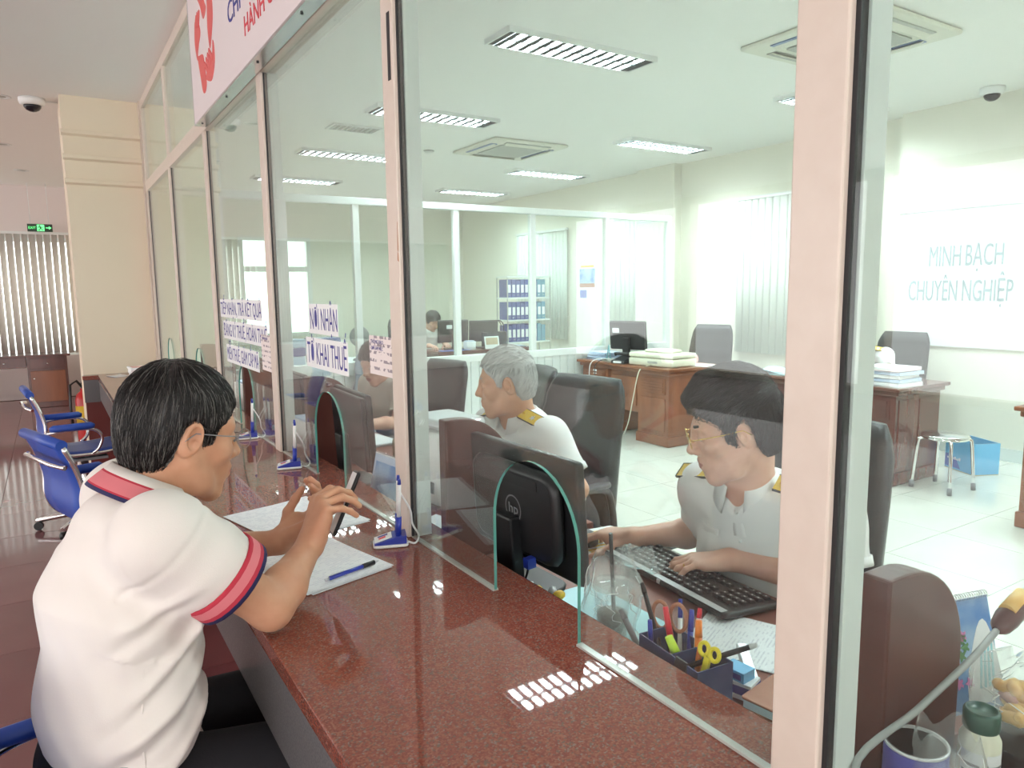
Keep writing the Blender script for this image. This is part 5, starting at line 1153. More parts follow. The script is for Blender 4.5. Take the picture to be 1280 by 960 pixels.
# slogan on the right wall; its white board paints in a window reflection
wb = thing('reflection_board', 'tall pale board painting a window reflection behind grey blue slogan letters on the right wall', 'board', (6.80, 3.1, 1.3))
W_(MB().box(6.785, 6.7995, 2.2, 3.86, .95, 2.16), 'panel', 'paper_white', wb); W_(MB().box(6.775, 6.7995, 2.15, 3.90, 2.16, 2.22), 'frame', 'inner_frame', wb)
for s, y, z, w in (('MINH', 3.60, 1.665, .27), ('BẠCH', 3.29, 1.665, .30), ('CHUYÊN', 3.77, 1.36, .43), ('NGHIỆP', 3.30, 1.36, .40)): 
    o = text(s, 'lettering', 'text_wall', (0, 0, 0), (0, -1, 0), (0, 0, 1), .19, w, .002, wb); o.location = Vector((6.782, y, z)) - wb.location
# ---------------------------------------------------------------- back room
sh = thing('binder_shelf', 'open steel shelf full of binders in the back room', 'shelf', (6.25, 9.48, 0))
for z in (.69, 1.03, 1.37, 1.69): MB().box(-.40, .40, -.16, .16, z, z + .022).build('shelf_board', 'inner_frame', sh)
for x in (-.40, .385, ): 
    for y in (-.16, .145): MB().box(x, x + .015, y, y + .015, .002, 1.70).build('upright', 'grille_grey', sh)
for z in (.1, .38): MB().box(-.40, .40, -.16, .16, z, z + .02).build('shelf_board', 'inner_frame', sh)
bn = None; rows = ['bottom', 'middle', 'top']
for r, z in enumerate((.7125, 1.0525, 1.3925)):
    for k in range(9):
        x = 6.25 - .38 + k * .078; nm = ['first', 'second', 'third', 'fourth', 'fifth', 'sixth', 'seventh', 'eighth', 'ninth'][k]
        lbl = f'binder with white spine label, {nm} from the left on the {rows[r]} shelf'
        hgt = .27 if (k + r) % 4 else .25
        t = thing('ring_binder', lbl, 'binder', (x + .036, 9.35, z), 0, f'binders on the {rows[r]} shelf')
        MB().box(-.034, .034, 0, .24, 0, hgt).build('cover', 'binder_teal' if (k > 6) else 'binder_blue', t, bevel=.002)
        if k < 7 or r: MB().box(-.024, .024, -.0015, 0, .07, .19).build('spine_label', 'paper_white', t)
        MB().lathe([(.010, 0), (.006, .001)], (0, 0, .035), 8, M=Matrix.Rotation(PI / 2, 4, 'X')).build('finger_ring', 'chrome', t)
t = thing('hanging_calendar', 'hanging wall calendar with blue photo and date block in back room', 'calendar', (6.948, 8.76, 1.36))
W_(MB().box(6.938, 6.9495, 8.56, 8.97, 1.34, 1.89), 'backing', 'paper_white', t); W_(MB().box(6.936, 6.9375, 8.58, 8.95, 1.53, 1.81), 'photo', 'calendar_blue', t); W_(MB().box(6.9345, 6.9358, 8.58, 8.95, 1.53, 1.59), 'photo_strip', 'notebook_brown', t); W_(MB().box(6.936, 6.9375, 8.78, 8.94, 1.37, 1.49), 'date_block', 'box_navy', t); W_(MB().box(6.936, 6.9375, 8.60, 8.93, 1.83, 1.86), 'heading', 'epaulette_yellow', t); W_(MB().tube([(6.944, 8.58, 1.89), (6.946, 8.76, 1.98), (6.944, 8.95, 1.89)], .003, 5), 'hanger', 'aluminium', t)
monitor('computer_monitor', 'grey monitor hiding the face of the woman in the back room', (4.40, 8.36, .75), PI / 2, .44, .29, .09, .08, sticker=(.03, .11, .18, .23))
monitor('computer_monitor', 'second grey monitor in back room, right of the slim mullion', (4.87, 8.38, .75), PI / 2 - .2, .40, .28, .08, .08)
t = thing('handbag', 'black handbag with arched handles on the back room desk', 'bag', (5.12, 8.42, .7505)); MB().rbox(-.13, .13, -.06, .06, 0, .20, .04).build('body', 'black_plastic', t)
for s in (-1, 1): MB().tube(catm([(-.08, s * .03, .19), (-.07, s * .03, .30), (0, s * .03, .35), (.07, s * .03, .30), (.08, s * .03, .19)], 4), .007, 6).build('handle', 'black_plastic', t)
t = thing('desk_calendar', 'small white easel calendar with brown picture in the back room', 'calendar', (4.86, 8.12, .7505)); M = Matrix.Rotation(-.2, 4, 'X'); MB().box(-.11, .11, 0, .003, 0, .16, M=M).build('front_board', 'paper_white', t); MB().box(-.09, .09, -.001, 0, .05, .14, M=M).build('picture', 'cardboard', t)
sheets('blue ring file lying open on the back room desk edge', (4.30, 8.12, .7505), PI / 2, .12, .40, 4, 'box_navy', 'paper_file', 'file')
carton('tissue_box', 'small pale box beside the woman in the back room', (4.56, 8.20, .7505), 0, .13, .10, .10)
for i, (x, y, h) in enumerate(((5.10, 8.18, .05), (5.30, 8.35, .04))): sheets(['pale teal paper stack near right end of the back room desk', 'second pale paper stack, right end of back room desk'][i], (x, y, .7505), .2 * i, .22, .30, 8, 'paper_blue', jit=.008)
# left part of the back room: table with file piles in front of the bright window
tb = thing('side_table', 'white side table with file piles beside the bright back window', 'table', (2.35, 7.4, 0)); MB().box(-.75, .75, -.30, .30, .76, .79).build('table_top', 'inner_frame', tb, bevel=.003)
for x in (-.7, .7):
    for y in (-.26, .26): MB().box(x - .02, x + .02, y - .02, y + .02, .002, .76).build('leg', 'inner_frame', tb)
for i in range(6):
    x = 1.98 + (i // 3) * .36; t = thing('file_pile', ['blue grey file bundle, lowest left of the side table', 'blue grey file bundle, middle left of the side table', 'blue grey file bundle, top left of the side table', 'blue grey file bundle, lowest right of the side table', 'blue grey file bundle, middle right of the side table', 'blue grey file bundle, top right of the side table'][i], 'files', (x, 7.30, .7905 + (i % 3) * .085), .1 * (i % 3 - 1), 'file bundles on the white side table')
    MB().box(-.15, .15, -.11, .11, 0, .08).build('bundle', 'binder_blue' if i % 2 else 'paper_blue', t, bevel=.004); MB().box(-.152, .152, -.012, .012, -.0, .081).build('band', 'paper_white', t)
jk = thing('hanging_jacket', 'grey jacket hanging on the back partition left of the middle post', 'jacket', (2.36, 6.20, .45))
MB().grid(lambda u, v: ((u - .5) * (.16 + .10 * (1 - v)) + .01 * math.sin(14 * v), -.02 * math.sin(9 * u + 2 * v) - .03 * math.sin(PI * u), v * .50), 12, 8).build('cloth', 'cloth_grey', jk, solid=.015); MB().tube([(0, .0, .50), (0, .03, .53), (0, .06, .52)], .005, 6).build('hook', 'chrome', jk)
ob = thing('wall_fan', 'grey desk fan standing by the jacket on the side table', 'fan', (2.72, 7.25, .7905)); MB().lathe([(0, .001), (.08, .001), (.07, .02), (.012, .04), (.012, .16), (0, .16)], n=14).build('stand', 'grey_plastic', ob)
MB().lathe([(0, -.03), (.10, -.02), (.11, 0), (.10, .02), (0, .03)], (0, 0, .25), 18, M=Matrix.Rotation(PI / 2, 4, 'X')).build('cage', 'grey_plastic', ob)
# ---------------------------------------------------------------- people
def lerp(a, b, t): return np.asarray(a, float) * (1 - t) + np.asarray(b, float) * t
def fields(st, z):
    for s0, s1 in zip(st[:-1], st[1:]):
        if s0[0][2] <= z <= s1[0][2] or s1 is st[-1]:
            t = np.clip((z - s0[0][2]) / (s1[0][2] - s0[0][2]), 0, 1); return [lerp(np.array(s0[i]), s1[i], t) for i in range(5)]
def tor(st, z, ang, off=0.):
    c, u, v, a, b = fields(st, z); return c + unit(u) * (a + off) * math.sin(ang) + unit(v) * (b + off) * math.cos(ang)
def sleeve(F, a, b, ra, rb, k=.03, inner=.008):
    a, b = np.asarray(a, float), np.asarray(b, float); ab = b - a; L = ab @ ab; n = unit(ab)
    def fn(X, Y, Z):
        t = np.clip(((X - a[0]) * ab[0] + (Y - a[1]) * ab[1] + (Z - a[2]) * ab[2]) / L, 0, 1)
        d = np.sqrt((X - a[0] - t * ab[0]) ** 2 + (Y - a[1] - t * ab[1]) ** 2 + (Z - a[2] - t * ab[2]) ** 2) - (ra + (rb - ra) * t)
        return np.maximum(d, (X - b[0]) * n[0] + (Y - b[1]) * n[1] + (Z - b[2]) * n[2])
    r = max(ra, rb); F.put(fn, np.minimum(a, b) - r, np.maximum(a, b) + r, k, 'add')
def person(label, c, f, sc, nb, sh, el, wr, hf, hn, st, hips, knees, ankles, loc=None, shirt='shirt_uniform', skin='skin', hem=None, sl=(.085, .072), slt=.72, hs=5, hd=.003, curls=None, thumbs=None, ups=True, hand_s=.98, wrinkle=None, trousers='trouser_black', bres=.005, rn=.055, roll=0, r0=.043, wide=0, group=None, vneck=0):
    c, nb = np.array(c, float), np.array(nb, float); R = head_axes(f, roll)
    root = thing('person', label, 'person', (st[0][0][0], st[0][0][1], 0)); root['_'] = 0; del root['_']
    inv = bpy.data.objects.new('tmp', None); bpy.data.objects.remove(inv)
    parts = [head(c, R, sc, nb, hd, rn=rn, wide=wide)]
    for i in (0, 1):
        side = 'LR'[i]; kw = {}
        if curls: kw['curl'] = curls[i]
        if thumbs and thumbs[i]: kw['thumb'] = thumbs[i]
        parts.append(arm(el[i], wr[i], hf[i], hn[i], side, hd, hand_s, r0, lerp(el[i], sh[i], .55), **kw))
    # trunk under the clothes
    lo = np.min([s[0] for s in st], 0) - .25; hi = np.max([s[0] for s in st], 0) + .25
    F = Field(lo, hi, .014); F.trunk([(s[0], s[1], s[2], s[3] - .018, s[4] - .018) for s in st]); F.cap(nb, lerp(nb, c, .3), rn - .002, rn - .004, .03)
    for i in (0, 1): F.cap(sh[i], lerp(sh[i], el[i], .5), .045, .042, .03); F.cap(nb - V3(0, 0, .045), sh[i] - V3(0, 0, .008), .036, .042, .03)
    parts.append(F.mesh()); body = raw('body', parts, [skin, 'lip'], root, skin_mats(c, R, sc))
    # shirt
    pts = [s[0] for s in st] + [lerp(sh[i], el[i], slt) for i in (0, 1)] + list(map(np.array, sh))
    F = Field(np.min(pts, 0) - .26, np.max(pts, 0) + .20, bres); F.trunk(st, .05)
    for i in (0, 1):
        F.cap(nb - V3(0, 0, .050), sh[i] - V3(0, 0, .010), .050, .058, .06); sleeve(F, sh[i], lerp(sh[i], el[i], slt), sl[0] * .86, sl[1], .045)
    ax = unit(lerp(nb, c, .5) - nb)
    F.cap(nb - ax * .02, nb + ax * .09, rn + .010, rn + .012, .004, op='sub'); vv = unit(st[0][2])
    if vneck: F.cap(nb + vv * .062 + V3(0, 0, .01), nb + vv * .098 - V3(0, 0, vneck), .030, .006, .004, op='sub')
    for i in (0, 1):
        e = lerp(sh[i], el[i], slt); d = unit(np.array(el[i]) - sh[i]); F.cap(e - d * .02, e + d * .06, sl[1] - .010, sl[1] - .008, .003, op='sub')
    if wrinkle: F.warp(wrinkle)
    if hem is not None: F.cut((0, 0, hem), (0, 0, -1), .006)
    so = raw('shirt', [F.mesh()], shirt, root)
    # trousers and shoes
    ps = np.array(list(hips) + list(knees) + list(ankles)); F = Field(ps.min(0) - .16, ps.max(0) + .2, .011); pc_ = lerp(hips[0], hips[1], .5)
    F.cap(hips[0], hips[1], .115, .115, .03); F.trunk([(pc_ - V3(0, 0, .02), st[0][1], st[0][2], .16, .115), (pc_ + V3(0, 0, .10), st[0][1], st[0][2], .15, .11)])
    for i in (0, 1): F.cap(hips[i], knees[i], .092, .066, .03); F.cap(knees[i], ankles[i], .064, .048, .02)
    raw('trousers', [F.mesh()], trousers, root)
    for i in (0, 1):
        a = np.array(ankles[i]); v = unit(np.array(st[0][2])); F = Field(a - .24, a + .24, .010); F.cap(a - v * .04 - V3(0, 0, .05), a + v * .13 - V3(0, 0, .062), .038, .034, .02); F.cap(a, a - V3(0, 0, .04), .042, .04, .02); raw('shoe', [F.mesh()], 'black_plastic', root)
    for o in root.children: o.location = -root.location
    return root, R, c, nb
def fix(root):
    for o in root.children: o.location = -root.location
def collar(root, nb, ax, fwd, prof, gap, mats, mi, drop=.03, n=36, solid=.0025, name='collar', sx=1., sy=1.):
    """ring round the neck; prof (radius, height); gap half angle left open in front; the front dips by drop"""
    X = unit(np.array(fwd) - ax * np.dot(fwd, ax)); Yv = np.cross(ax, X); vs = []; mb = MB(); k = len(prof)
    for i in range(n + 1):
        a = gap + (2 * math.pi - 2 * gap) * i / n; fr = max(0, math.cos(a)) ** 2
        for j, (r, z) in enumerate(prof): vs.append(nb + X * r * sx * math.cos(a) + Yv * r * sy * math.sin(a) + ax * (z - drop * fr * (j / (k - 1) * .8 + .2)))
    for i in range(n):
        for j in range(k - 1): mb.add([vs[i * k + j], vs[(i + 1) * k + j], vs[(i + 1) * k + j + 1], vs[i * k + j + 1]], [(0, 1, 2, 3)], mi[j], True)
    return mb.build(name, mats, root, solid=solid)
def cuff(root, sh, el, slt, r, bands, mats, name='cuff'):
    sh, el = np.array(sh, float), np.array(el, float); d = unit(el - sh); e = lerp(sh, el, slt); u = unit(np.cross(d, (0.3, .9, .2))); w = np.cross(d, u); mb = MB(); n = 28
    for z0, z1, m in bands:
        for i in range(n):
            q = [2 * math.pi * (i + k) / n for k in (0, 1)]; mb.add([e + d * z + (u * math.cos(a) + w * math.sin(a)) * r for a, z in ((q[0], z0), (q[1], z0), (q[1], z1), (q[0], z1))], [(0, 1, 2, 3)], m, True)
    return mb.build(name, mats, root, solid=.003)
def epaulette(root, nb, s, fwd, t=.66, up=.064, L=.105):
    nb, s = np.array(nb), np.array(s); d = unit(s - nb); fw = np.asarray(fwd, float); z = V3(0, 0, .80) + fw * .60; z = unit(z - d * np.dot(z, d)); p = lerp(nb, s, t) + z * up
    M = frame(p, d, np.cross(z, d)); mb = MB().box(-L / 2, L / 2, -.024, .024, -.002, .004, 0, M); o = mb.build('epaulette', ['epaulette_yellow'], root)
    b = MB().box(-L / 2 - .001, L / 2 + .001, -.0255, -.0235, -.003, .005, 0, M).box(-L / 2 - .001, L / 2 + .001, .0235, .0255, -.003, .005, 0, M).box(L / 2 - .001, L / 2 + .002, -.0255, .0255, -.003, .005, 0, M).build('edging', 'black_plastic', o)
    MB().ball(M @ Vector((-L / 2 + .015, 0, .005)), (.006, .006, .003), 10).build('button', 'gold', o); MB().prism([(.012 + .013 * (1 if k % 2 == 0 else .42) * math.cos(k * math.pi / 5), .013 * (1 if k % 2 == 0 else .42) * math.sin(k * math.pi / 5)) for k in range(10)], 2, .0042, .0056, M=M).build('star', 'silver_plastic', o)
    return o
def uniform(root, st, nb, ax, fwd, sh, el, slt, rn=.055, buttons=(.93, .86, .79), ept=(.6, .6)):
    collar(root, nb, ax, fwd, [(rn + .008, .050), (rn + .014, .052), (rn + .026, .024), (rn + .036, -.006)], .34, ['shirt_uniform'], [0, 0, 0], .045)
    pl = MB().grid(lambda u, w: tor(st, .70 + .27 * u, (w - .5) * .20, .010), 16, 3).build('placket', 'shirt_uniform', root, solid=.003)
    for z in buttons: MB().ball(tor(st, z, 0, .013), .0055, 8).build('button', 'white_plastic', pl)
    for s in (-1, 1):
        pk = MB().grid(lambda u, w: tor(st, .78 + .085 * u, s * (.42 + .42 * w), .009), 6, 5).build('pocket', 'shirt_uniform', root, solid=.003)
        MB().grid(lambda u, w: tor(st, .842 + .030 * u - .012 * (1 - u) * (1 - abs(2 * w - 1)), s * (.40 + .46 * w), .013), 4, 6).build('pocket_flap', 'shirt_uniform', pk, solid=.0025)
    for i in (0, 1): epaulette(root, nb, sh[i], fwd, ept[i])
    for i in (0, 1): cuff(root, sh[i], el[i], slt, .0735, [(-.022, .002, 0)], ['shirt_uniform'], 'cuff')
    fix(root)
PER = {}
# --- customer in the white polo
u_, v_ = unit((-.26, .965, 0)), unit((.965, .26, 0))
st = [(V3(.062, 1.500, .56), u_, v_, .168, .122), (V3(.056, 1.505, .74), u_, v_, .168, .126), (V3(.072, 1.515, .92), u_, v_, .172, .122), (V3(.096, 1.525, 1.015), u_, v_, .150, .092), (V3(.102, 1.533, 1.055), u_, v_, .085, .075)]
sh = [V3(.105, 1.725, 1.075), V3(.135, 1.355, 1.085)]; el = [V3(.245, 1.765, .900), V3(.315, 1.372, .900)]; wr = [V3(.405, 1.640, .935), V3(.432, 1.492, .968)]
def wr_c(X, Y, Z):
    near = np.clip((1.60 - Y) / .12, 0, 1); r = 0
    for x0, z0, k, A, w, xa, xb in ((.10, .955, .45, .006, .014, .02, .20), (.08, .915, .60, -.006, .016, .0, .20), (.14, .855, .75, .007, .016, .04, .24), (.10, .800, .70, -.007, .018, -.02, .22), (.12, .765, .55, .009, .016, .0, .24), (.08, .705, .50, -.008, .018, -.06, .22), (.12, .668, .75, .010, .015, .02, .26), (.16, .640, .95, -.010, .014, .05, .28), (.05, .635, .35, .007, .018, -.08, .16), (.14, .590, .6, .007, .014, .02, .26)):
        s = Z - (z0 + k * (X - x0) + 1.2 * (X - x0) ** 2); r = r - A * np.exp(-(s / w) ** 2) * np.clip((X - xa) / .06, 0, 1) * np.clip((xb - X) / .06, 0, 1) * near
    d = unit(el[1] - sh[1]); t = (X - sh[1][0]) * d[0] + (Y - sh[1][1]) * d[1] + (Z - sh[1][2]) * d[2]; q = (X - sh[1][0]) ** 2 + (Y - sh[1][1]) ** 2 + (Z - sh[1][2]) ** 2
    r = r + .0022 * np.exp(-((t - .018) / .005) ** 2) * (q < .13 ** 2) - .0010 * np.exp(-((t - .006) / .007) ** 2) * (q < .13 ** 2)
    r = r - .0035 * np.sin(t * 95 + 30 * (Z - X)) * np.clip((t - .03) * 20, 0, 1) * (q < .22 ** 2) * near * np.clip((Y < 1.42), 0, 1)
    return r + .0012 * np.sin(X * 70 + Z * 30) * np.sin(Y * 60 - Z * 25)
P, R, c, nb = person('seated man in white polo shirt with red striped collar, holding a phone', (.196, 1.540, 1.222), (.95, .25, -.22), 1.06, (.112, 1.535, 1.092), sh, el, wr,
    [(.80, -.10, .50), (.33, .02, .93)], [(-.55, .0, .80), (.87, .15, -.38)], st, [V3(.02, 1.60, .585), V3(.06, 1.41, .585)], [V3(.46, 1.68, .555), V3(.46, 1.40, .555)], [V3(.43, 1.68, .29), V3(.43, 1.40, .29)],
    shirt='shirt_cotton', hem=.545, sl=(.092, .080), slt=.60, curls=[[(35, 40, 25)] * 4, [(50, 42, 22), (55, 40, 22), (60, 36, 20), (74, 24, 14)]], thumbs=[[(.7, .5, .5), (.9, .1, .4), (.9, -.1, .4)], [(.6, .5, .6), (.7, .1, .75), (.6, -.15, .8)]], wrinkle=wr_c, hd=.0027, bres=.0045)
ax = unit(V3(.48, .08, .87)); RED = ['shirt_cotton', 'stripe_red', 'stripe_pink', 'stripe_navy']
collar(P, nb + ax * .004, ax, v_, [(.066, .060), (.074, .063), (.082, .047), (.083, .045), (.084, .0435), (.096, .019), (.0965, .0175), (.097, .016), (.099, .009)], .28, RED, [0, 0, 1, 1, 2, 1, 1, 3], .030)
for i in (0, 1): cuff(P, sh[i], el[i], .60, .0825, [(-.034, -.026, 1), (-.026, -.008, 2), (-.008, .000, 1), (.000, .008, 3)], RED)
hair(c, R, 1.06, P, 'hair_black', ([-.16, -.10, -.05, -.034, -.026, -.012, .012, .017, .034, .042, .062, .078, .10], [-.075, -.078, -.076, -.045, .022, .036, .028, -.012, -.006, .036, .058, .076, .082]), top=.014, side=.009, n=5200, length=.046,
     flow=lambda q: (q[0] + .05, q[1] * .5, -.55 if q[2] < .09 else -.1), m2='hair_ash', h=.003, seed=3, rs=.0007, lift=.0025)
eyes(c, R, 1.06, P); brows(c, R, 1.06, P, 'hair_black'); spectacles(c, R, 1.06, P, 'grey_plastic')
# shirt side seam and sleeve seam
sm = MB().tube([tor(st, z, -1.75 if True else 0, .004) for z in np.linspace(.57, .96, 14)], .0022, 5).build('side_seam', 'shirt_cotton', P)
fix(P)
ph = thing('mobile_phone', 'black mobile phone in the hands of the customer', 'phone', (.535, 1.560, 1.025))
M = frame((0, 0, 0), (-.20, -.96, .155), (.45, .05, .89)); MB().rbox(-.037, .037, -.076, .076, -.0045, .0045, .010, M=M).build('case', 'black_plastic', ph); MB().box(-.033, .033, -.071, .071, .0046, .0049, M=M).build('screen', 'paper_white', ph)
# --- young clerk
u_, v_ = unit((.20, -.98, 0)), unit((-.98, -.20, 0))
st = [(V3(1.655, 1.20, .52), u_, v_, .175, .135), (V3(1.630, 1.20, .66), u_, v_, .165, .130), (V3(1.580, 1.210, .81), u_, v_, .178, .128), (V3(1.545, 1.220, .895), u_, v_, .150, .100), (V3(1.525, 1.226, .935), u_, v_, .080, .070)]
sh = [V3(1.575, 1.030, .945), V3(1.512, 1.378, .948)]; el = [V3(1.560, .985, .790), V3(1.625, 1.470, .770)]; wr = [V3(1.415, 1.205, .812), V3(1.345, 1.492, .802)]
def wr_y(X, Y, Z): return .0035 * np.sin((Z + .6 * X + .2 * Y) * 48) * np.exp(-((Z - .74) / .09) ** 2) + .0025 * np.sin((Z * .7 - Y) * 50) * np.exp(-((Z - .88) / .05) ** 2) * (np.abs(Y - 1.2) > .10)
P, R, c, nb = person('young clerk with black hair and thin gold glasses typing behind glass', (1.440, 1.215, 1.142), (-.74, .64, -.26), 1.06, (1.515, 1.232, .975), sh, el, wr,
    [(-.74, .64, -.10), (-.36, .92, -.06)], [(0, 0, -1), (0, 0, -1)], st, [V3(1.66, 1.10, .55), V3(1.66, 1.30, .55)], [V3(1.28, 1.06, .56), V3(1.28, 1.30, .56)], [V3(1.30, 1.06, .11), V3(1.32, 1.30, .11)],
    skin='skin_pale', wide=-.005, hem=.56, curls=[[(14, 30, 22), (16, 34, 24), (18, 34, 24), (16, 30, 22)], [(22, 30, 25), (20, 26, 22), (22, 30, 24), (26, 34, 24)]], thumbs=[None, [(.5, .8, .3), (.8, .45, .45), (.9, .2, .4)]], wrinkle=wr_y, hd=.0027, bres=.005, slt=.74, vneck=.065)
uniform(P, st, nb, unit(c - nb + V3(.05, 0, .02)), v_, sh, el, .74, ept=(.62, .98))
hair(c, R, 1.06, P, 'hair_black', ([-.16, -.10, -.05, -.034, -.026, -.012, .010, .016, .030, .040, .058, .075, .11], [-.062, -.064, -.062, -.035, .026, .040, .032, -.016, -.004, .044, .066, .076, .082]), top=.032, side=.012, n=4200, length=.055,
     flow=lambda q: (.9 if q[2] > .06 else .3, q[1] * 1.5, -.35 if q[2] > .06 else -1), h=.0032, seed=5, lift=.005, rs=.0009, fringe=.035,
     extra=lambda F: [F.cap((.045, y, .126), (.092, y * 1.05 + .004, .098), .020, .008, .02) for y in (-.055, -.03, -.005, .02, .045)])
eyes(c, R, 1.06, P); brows(c, R, 1.06, P, 'hair_black'); spectacles(c, R, 1.06, P, 'gold', .0013)
rg = MB(); fl_ = unit((-.74, .64, -.10)); ll = np.cross((0, 0, -1), fl_); rp = wr[0] + .98 * (fl_ * .118 + ll * -.012 + V3(0, 0, -.010)); rg.tube([rp + .0105 * (ll * math.cos(a) + V3(0, 0, 1) * math.sin(a)) for a in np.linspace(0, 6.283, 14, endpoint=False)], .0016, 6, closed=True); rg.build('ring', 'gold', P)
fix(P)
# --- grey haired clerk
u_, v_ = unit((.10, -.995, 0)), unit((-.995, -.10, 0))
st = [(V3(1.70, 2.40, .52), u_, v_, .175, .135), (V3(1.675, 2.39, .66), u_, v_, .172, .135), (V3(1.600, 2.378, .82), u_, v_, .180, .128), (V3(1.555, 2.370, .91), u_, v_, .158, .098), (V3(1.535, 2.365, .955), u_, v_, .080, .070)]
sh = [V3(1.555, 2.195, .955), V3(1.515, 2.555, .950)]; el = [V3(1.60, 2.080, .765), V3(1.52, 2.66, .770)]; wr = [V3(1.36, 2.17, .800), V3(1.29, 2.56, .800)]
P, R, c, nb = person('smiling grey haired clerk in white uniform shirt looking left', (1.472, 2.352, 1.140), (-.80, .58, -.12), 1.05, (1.530, 2.368, .995), sh, el, wr,
    [(-.95, .1, -.1), (-.95, -.1, -.1)], [(0, 0, -1), (0, 0, -1)], st, [V3(1.74, 2.30, .55), V3(1.74, 2.50, .55)], [V3(1.30, 2.26, .56), V3(1.30, 2.52, .56)], [V3(1.32, 2.26, .11), V3(1.32, 2.52, .11)],
    hem=.56, wrinkle=lambda X, Y, Z: .004 * np.sin((Z + .5 * X + .4 * Y) * 45) * np.exp(-((Z - .80) / .12) ** 2), hd=.0032, bres=.006, slt=.74, rn=.058, wide=.003, vneck=.06)
uniform(P, st, nb, unit(c - nb + V3(.06, 0, .02)), v_, sh, el, .74, .058)
hair(c, R, 1.05, P, 'hair_silver', ([-.16, -.10, -.05, -.034, -.026, -.012, .010, .016, .030, .040, .058, .080, .11], [-.058, -.060, -.058, -.035, .022, .036, .028, -.006, .000, .040, .066, .082, .088]), top=.016, side=.007, n=3000, length=.024,
     flow=lambda q: (.6, q[1] * 2, -.2 if q[2] > .07 else -1), h=.0034, seed=8, m2='hair_grey', lift=.003, rs=.0008, wide=.003)
eyes(c, R, 1.05, P); brows(c, R, 1.05, P, 'hair_grey'); fix(P)
# --- woman behind the middle post
u_, v_ = unit((.25, -.97, 0)), unit((-.97, -.25, 0))
st = [(V3(1.76, 4.02, .52), u_, v_, .17, .13), (V3(1.74, 4.02, .66), u_, v_, .145, .115), (V3(1.70, 4.02, .83), u_, v_, .16, .12), (V3(1.68, 4.02, .92), u_, v_, .14, .09), (V3(1.665, 4.02, .965), u_, v_, .07, .065)]
sh = [V3(1.70, 3.84, .945), V3(1.63, 4.20, .945)]; el = [V3(1.60, 3.74, .770), V3(1.62, 4.26, .770)]; wr = [V3(1.34, 3.66, .795), V3(1.35, 4.02, .795)]
P, R, c, nb = person('woman in beige blouse half hidden behind middle post and paper notice', (1.605, 4.00, 1.085), (-.85, -.25, -.35), .98, (1.665, 4.02, .968), sh, el, wr,
    [(-.9, .1, -.1), (-.9, -.2, -.1)], [(0, 0, -1), (0, 0, -1)], st, [V3(1.76, 3.93, .55), V3(1.76, 4.11, .55)], [V3(1.32, 3.90, .56), V3(1.32, 4.12, .56)], [V3(1.34, 3.90, .11), V3(1.34, 4.12, .11)],
    shirt='shirt_beige', skin='skin_pale', hem=.56, hd=.005, bres=.008, slt=.8, sl=(.075, .062), r0=.037, rn=.048)
hair(c, R, .98, P, 'hair_black', ([-.16, -.10, -.03, .012, .030, .045, .07, .11], [-.13, -.13, -.12, -.09, -.03, .03, .06, .08]), top=.02, side=.016, n=500, length=.06, flow=lambda q: (-.2, q[1] * 2, -1), h=.005)
eyes(c, R, .98, P); collar(P, nb, unit(c - nb + V3(.06, 0, .02)), v_, [(.056, .03), (.064, .03), (.08, -.012)], .4, ['shirt_beige'], [0, 0], .03); fix(P)
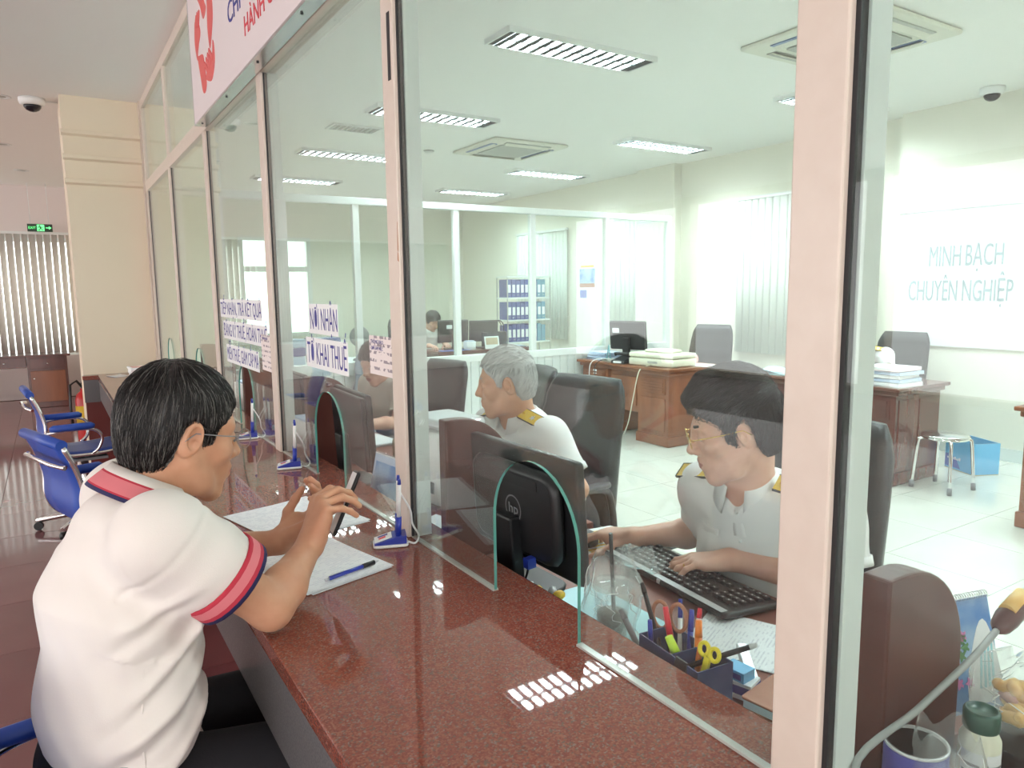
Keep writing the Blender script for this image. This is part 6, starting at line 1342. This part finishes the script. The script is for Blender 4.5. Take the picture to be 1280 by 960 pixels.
# --- clerk behind the paper piles, hidden by the thick post
u_, v_ = unit((0, -1, 0)), unit((-1, 0, 0))
st = [(V3(6.22, 3.74, .52), u_, v_, .17, .13), (V3(6.18, 3.74, .66), u_, v_, .15, .12), (V3(6.12, 3.74, .80), u_, v_, .165, .12), (V3(6.08, 3.74, .88), u_, v_, .145, .09), (V3(6.05, 3.74, .93), u_, v_, .07, .065)]
sh = [V3(6.09, 3.55, .90), V3(6.09, 3.93, .90)]; el = [V3(5.98, 3.46, .775), V3(5.98, 4.0, .775)]; wr = [V3(5.77, 3.62, .80), V3(5.77, 3.84, .80)]
P, R, c, nb = person('dark haired clerk leaning at dark desk, mostly hidden by the thick post', (5.98, 3.74, 1.04), (-.9, .1, -.42), 1.0, (6.055, 3.74, .93), sh, el, wr,
    [(-.9, .1, -.1), (-.9, -.1, -.1)], [(0, 0, -1), (0, 0, -1)], st, [V3(6.22, 3.64, .55), V3(6.22, 3.84, .55)], [V3(5.86, 3.62, .56), V3(5.86, 3.86, .56)], [V3(5.97, 3.62, .11), V3(5.97, 3.86, .11)],
    skin='skin_pale', hem=.56, hd=.006, bres=.009, slt=.8, sl=(.08, .066), r0=.038, rn=.048)
hair(c, R, 1.0, P, 'hair_black', ([-.16, -.10, -.03, .012, .030, .045, .07, .11], [-.14, -.14, -.13, -.10, -.03, .03, .06, .07]), top=.024, side=.022, n=400, length=.07, flow=lambda q: (-.2, q[1] * 2, -1), h=.006)
for i in (0, 1): epaulette(P, nb, sh[i], v_)
fix(P)
# --- woman in the back room
u_, v_ = unit((1, 0, 0)), unit((0, -1, 0))
st = [(V3(4.28, 9.02, .52), u_, v_, .17, .13), (V3(4.28, 9.0, .66), u_, v_, .145, .12), (V3(4.28, 8.93, .84), u_, v_, .16, .12), (V3(4.29, 8.89, .93), u_, v_, .14, .09), (V3(4.30, 8.87, .98), u_, v_, .07, .065)]
sh = [V3(4.46, 8.88, .95), V3(4.10, 8.88, .95)]; el = [V3(4.50, 8.75, .78), V3(4.04, 8.74, .78)]; wr = [V3(4.40, 8.55, .80), V3(4.14, 8.52, .80)]
P, R, c, nb = person('dark haired woman in white shirt bending over the back room desk', (4.33, 8.80, 1.10), (.1, -.85, -.5), 1.0, (4.30, 8.86, .98), sh, el, wr,
    [(-.2, -.9, -.1), (.2, -.9, -.1)], [(0, 0, -1), (0, 0, -1)], st, [V3(4.38, 9.02, .55), V3(4.18, 9.02, .55)], [V3(4.40, 8.72, .54), V3(4.16, 8.72, .54)], [V3(4.40, 8.80, .11), V3(4.16, 8.80, .11)],
    skin='skin_pale', hem=.56, hd=.007, bres=.010, slt=.8, sl=(.08, .066), r0=.038, rn=.048)
hair(c, R, 1.0, P, 'hair_black', ([-.16, -.10, -.03, .012, .030, .045, .07, .11], [-.13, -.13, -.12, -.08, -.02, .04, .06, .07]), top=.024, side=.02, n=400, length=.06, flow=lambda q: (.1, q[1] * 2, -1), h=.006)
for i in (0, 1): epaulette(P, nb, sh[i], v_)
fix(P)
